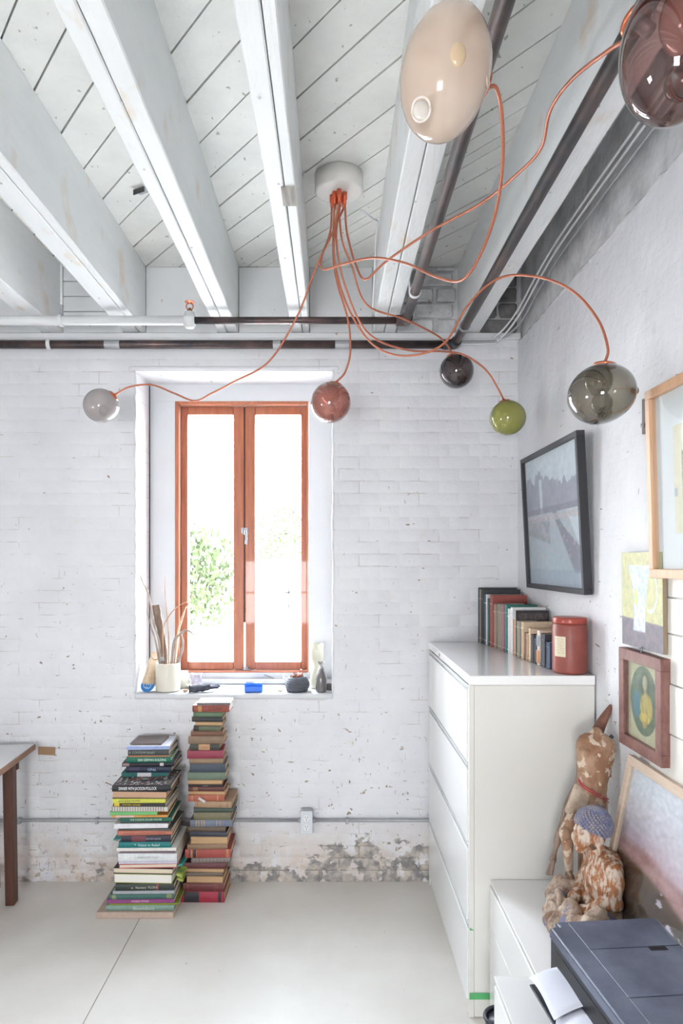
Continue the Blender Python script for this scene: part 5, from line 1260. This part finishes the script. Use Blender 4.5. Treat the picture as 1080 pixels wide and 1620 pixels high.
sticks = [
 ('long bent grey driftwood stick leaning left in the pot', [(256, 1062, 3.69), (252, 1020, 3.69), (243, 985, 3.69), (237, 950, 3.69), (233, 935, 3.69), (226, 922, 3.68), (222, 911, 3.68)], .006, M_dw1),
 ('flat dark brown driftwood slab standing in the pot', [(262, 1062, 3.70), (258, 1020, 3.72), (251, 985, 3.72), (246, 958, 3.73)], .0, M_dw3),
 ('thin upright tan twig rising from the middle of the pot', [(266, 1062, 3.69), (267, 1010, 3.69), (264, 970, 3.69), (261, 935, 3.69), (261.5, 912, 3.69)], .0028, M_dw2),
 ('forked grey twig arching right toward the window frame', [(258, 1060, 3.70), (258, 1000, 3.69), (264, 980, 3.69), (276, 964, 3.69), (287, 956, 3.68), (296, 952, 3.68)], .004, M_dw2),
 ('pale straight stick leaning right against the window wood', [(276, 1062, 3.71), (281, 1000, 3.72), (290, 970, 3.73), (298, 955, 3.73), (304, 939, 3.73)], .0042, M_dw2),
 ('thick curled grey driftwood bending right out of the pot', [(270, 1062, 3.68), (275, 1020, 3.67), (285, 1003, 3.67), (296, 997, 3.67), (308, 1006, 3.67)], .008, M_dw1),
 ('stout pale driftwood root on the right of the pot', [(274, 1064, 3.69), (284, 1040, 3.69), (289, 1020, 3.69), (287, 1003, 3.69)], .010, M_dw1),
 ('grey stick standing close behind the long bent one', [(255, 1062, 3.70), (247, 1020, 3.70), (240, 995, 3.70), (234, 972, 3.70), (234, 955, 3.70)], .005, M_dw1),
 ('short grey twig sticking out left over the pot rim', [(262, 1060, 3.66), (252, 1046, 3.66), (244, 1044, 3.66), (237, 1036, 3.66)], .0032, M_dw1),
 ('narrow brown stake in the centre of the pot', [(261, 1062, 3.68), (261, 1035, 3.68), (260, 1005, 3.68)], .007, M_dw3),
 ('slender white stick leaning right beside the curled driftwood', [(276, 1062, 3.70), (283, 1002, 3.71), (290, 975, 3.715), (294, 960, 3.715)], .0035, M_cer),
]
for lab, pts, r, m in sticks:
    pts = [P(*p) for p in pts]
    pts[0] = Vector((S_(265.5, 3.69)[0]+(pts[0].x-S_(265.5, 3.69)[0])*.7, 3.69+(pts[0].y-3.69), SZ+.03))
    if r == 0:
        bm = bmesh.new(); q = catmull(pts, 6); L = len(q); rings = []
        for i, p in enumerate(q):
            w_ = .012+.010*i/(L-1)+.002*math.sin(i*1.7)
            rings.append([bm.verts.new(p+Vector(o)) for o in ((-w_, -.004, 0), (w_, -.004, .006), (w_, .005, .006), (-w_, .005, 0))])
        for a, b_ in zip(rings, rings[1:]):
            for i in range(4): bm.faces.new((a[i], a[(i+1) % 4], b_[(i+1) % 4], b_[i]))
        bm.faces.new(rings[0]); bm.faces.new(rings[-1]); bmesh.ops.recalc_face_normals(bm, faces=bm.faces[:]); o = obj('driftwood_slab', bm, m)
    else:
        o = tubeo('driftwood_stick', pts, lambda t, r=r: r*(1.25-.75*t)*(1+.18*math.sin(t*23+r*900)), m, seg=9)
    tag(o, lab, 'driftwood', 'driftwood sticks in the cream pot')
bm = bmesh.new(); ell(bm, (0, 0, 0), (.017, .015, .014)); tag(obj('pebble', bm, mat('grey_pebble', (170, 168, 168), .5), smooth=True, loc=P(258, 1043, 3.685)), 'small round grey pebble on top of the driftwood pot', 'pebble')
# log with blue painted end
lg = thing('painted_log', 'short pale log with blue painted face disc, leaning left of the cream pot', 'log', S_(234, 3.66))
bm = bmesh.new(); tube(bm, [(0, -.0, .034), (.004, .05, .09), (.012, .10, .16), (.016, .12, .19)], lambda t: .034*(1-.22*t)*(1+.04*math.sin(t*14)), 22, 6); obj('log', bm, mat('pale_log', (218, 196, 168), .7, rgb2=(176, 146, 116), vscale=18, stretch=(1, .5, .5), bump=.2), lg, smooth=True)
q = Matrix.Translation((0, -.008, .034)) @ Matrix.Rotation(PI/2-.45, 4, 'X') @ Matrix.Rotation(0, 4, 'Z')
bm = bmesh.new(); lathe(bm, [(.035, 0), (.036, .003), (.0335, .006), (.0001, .006)], 36, q); obj('disc', bm, mat('blue_enamel', (44, 116, 180), .35), lg, smooth=False)
M_wd = mat('white_drawing', (214, 226, 236), .5)
bm = bmesh.new()
for pts in ([(-.016, -.01), (-.02, .006), (-.008, .014), (.002, .010), (.014, .014), (.019, .0), (.014, -.014), (0, -.018), (-.016, -.01)], [(-.008, .002), (-.004, .005), (-.001, .002)], [(.004, .002), (.008, .005), (.011, .002)], [(-.008, -.008), (0, -.012), (.008, -.008)]):
    tube(bm, [q @ Vector((x, y, .0066)) for x, y in pts], .0012, 5, 4)
obj('white_drawing', bm, M_wd, lg)
# glass jar and bowl behind
G_jar = thin_glass('clear_glass', (236, 232, 236), 1.3, .25, (235, 230, 238), edge=(190, 190, 205))
gj = thing('glass_tumbler', 'clear pinkish glass tumbler behind the driftwood pot at the foot of the window', 'glass', S_(311, 3.80))
bm = bmesh.new(); lathe(bm, [(.028, 0), (.030, .003), (.032, .075), (.030, .076), (.028, .008), (.0001, .006)], 32); obj('tumbler', bm, G_jar, gj, smooth=True)
sbw = thing('shallow_bowl', 'small shallow white bowl behind the rolled dark cloth', 'bowl', S_(306, 3.76))
bm = bmesh.new(); lathe(bm, [(.018, 0), (.020, .003), (.038, .016), (.040, .019), (.037, .018), (.018, .006), (.0001, .005)], 32); obj('bowl', bm, M_cer, sbw, smooth=True)
wp = thing('wide_white_jar', 'squat white jar behind the cream pot', 'jar', S_(288, 3.79)); bm = bmesh.new(); lathe(bm, [(.034, 0), (.040, .006), (.040, .07), (.032, .078), (.032, .088), (.028, .088), (.028, .02), (.0001, .018)], 32); obj('body', bm, M_cer, wp, smooth=True)
# dark glove / rolled cloth
M_cloth = mat('dark_grey_cloth', (84, 86, 98), .9, rgb2=(52, 54, 62), vscale=20, bump=.4, bscale=120)
gl = thing('work_glove', 'dark grey work glove lying left of the middle on the sill', 'glove', S_(318, 3.655))
bm = bmesh.new(); cap(bm, (-.045, -.005, .019), (.01, .0, .021), .019, .020); ell(bm, (.022, .002, .021), (.030, .024, .017))
for k, (dx, dy, dz) in enumerate(((.085, -.012, .022), (.095, .004, .026), (.088, .020, .028), (.070, .032, .022))): cap(bm, (.035, -.010+k*.010, .022), (dx, dy, dz), .0095, .008, 8)
cap(bm, (.005, -.012, .026), (.040, -.020, .036), .009, .008, 8)
remesh('glove_body', bm, .003, M_cloth, gl, 2, lambda c: .002*nz(c.x*50, c.y*50, c.z*50)); bm = bmesh.new(); lathe(bm, [(.0195, 0), (.021, -.012), (.017, -.012), (.015, -.002), (.0001, -.001)], 20, Matrix.Translation((-.052, -.005, .021)) @ Matrix.Rotation(PI/2, 4, 'Y')); obj('cuff', bm, M_mull, gl, smooth=True)
gl.rotation_euler = (0, 0, .25)
bm = bmesh.new(); ell(bm, (0, 0, 0), (.014, .010, .008)); tag(obj('tan_pebble', bm, M_dw2, smooth=True, loc=(S_(293, 3.65)[0], 3.65, SZ+.008)), 'small tan stone at the cuff of the dark glove', 'pebble')
# blue plastic box
M_blue = thin_glass('blue_translucent_plastic', (60, 140, 236), 1.2, .72, (40, 126, 232), .15, edge=(20, 80, 200))
bbx = thing('blue_plastic_box', 'small translucent blue plastic box with lid on the middle of the sill', 'box', S_(401, 3.655), (0, 0, .03))
bm = bmesh.new(); bx(bm, -.048, .048, -.020, .022, .001, .036, .004); obj('tub', bm, M_blue, bbx); bm = bmesh.new(); bx(bm, -.050, .050, -.022, .024, .0365, .050, .004); obj('lid', bm, M_blue, bbx)
bm = bmesh.new(); bx(bm, -.043, .043, -.016, .018, .003, .015, .003); obj('contents', bm, mat('deep_blue_bits', (12, 90, 214), .5), bbx)
bm = bmesh.new(); ell(bm, (0, 0, 0), (.022, .013, .010)); tag(obj('pale_shell', bm, mat('pale_shell', (236, 222, 198), .5), smooth=True, loc=(S_(443, 3.68)[0], 3.68, SZ+.010)), 'pale cream shell lying left of the grey bowl', 'shell')
# grey bowl
gb = thing('ribbed_bowl', 'round dark grey ribbed bowl with wood bits near the right of the sill', 'bowl', S_(470, 3.685))
prof = [(.045, 0), (.058, .004)]+[(.058+.014*math.sin(PI*t)*1.0-.0*t+(-.012*t)+.0014*math.sin(t*44), .006+.072*t) for t in [i/40 for i in range(41)]]
prof = prof+[(.043, .079), (.040, .076), (.050, .05), (.048, .02), (.0001, .018)]
bm = bmesh.new(); lathe(bm, prof, 44); obj('bowl', bm, mat('dark_grey_clay', (86, 90, 98), .6, var=.2, vscale=30), gb, smooth=True)
for k in range(9):
    a = k*2.4; tubeo('wood_chip', [(.022*math.cos(a), .022*math.sin(a), .066), (.030*math.cos(a+2), .030*math.sin(a+2), .082+.006*(k % 3))], .0055, mat('red_wood_chip', (150, 92, 72), .7), gb, sp=False, seg=6)
# cream vase (hour-glass) and bagged bottle
cv = thing('cream_vase', 'tall pale waisted glass vase standing at the right of the sill', 'vase', S_(501, 3.77))
bm = bmesh.new(); lathe(bm, [(.030, 0), (.038, .006), (.040, .03), (.034, .08), (.020, .115), (.018, .125), (.026, .14), (.036, .16), (.038, .20), (.038, .245), (.036, .245), (.035, .16), (.016, .125), (.034, .06), (.034, .01), (.0001, .008)], 40); obj('vase', bm, mat('pale_green_cream_glass', (222, 220, 200), .25, coat=.4, rgb2=(208, 206, 186), vscale=20), cv, smooth=True)
bt = thing('bagged_bottle', 'small dark bottle wrapped in a clear plastic bag at the right end of the sill', 'bottle', S_(508, 3.655))
bm = bmesh.new(); lathe(bm, [(.020, 0), (.023, .003), (.024, .075), (.016, .098), (.009, .11), (.009, .125), (.0001, .125)], 28); obj('bottle', bm, mat('brown_bottle', (98, 84, 80), .3, coat=.5), bt, smooth=True)
bm = bmesh.new(); lathe(bm, [(.026, .001), (.029, .02), (.030, .07), (.022, .105), (.012, .128), (.008, .140), (.013, .152), (.020, .162)], 28, cap=False)
for v in bm.verts: v.co += Vector((nz(v.co.x*90, v.co.y*90, v.co.z*40), nz(v.co.y*90, v.co.z*40, v.co.x*90), 0))*.005
obj('plastic_bag', bm, thin_glass('plastic_bag', (214, 214, 216), 1.6, .18, (200, 198, 198), .2, edge=(150, 150, 150)), bt, smooth=True)
bm = bmesh.new(); lathe(bm, [(.020, 0), (.021, .004), (.018, .030), (.012, .034), (.0001, .034)], 20); tag(obj('dark_pot', bm, mat('dark_metal_cup', (80, 76, 76), .5), smooth=True, loc=S_(521, 3.72)), 'little dark cup behind the bagged bottle in the corner of the sill', 'cup')
# ---- far reaching check of labels
seen = {}
for o in COL.objects:
    l = o.get('label')
    if l:
        if l in seen: print('DUP LABEL', l)
        seen[l] = 1
        if not 4 <= len(l.split()) <= 16: print('LABEL LEN', len(l.split()), l)
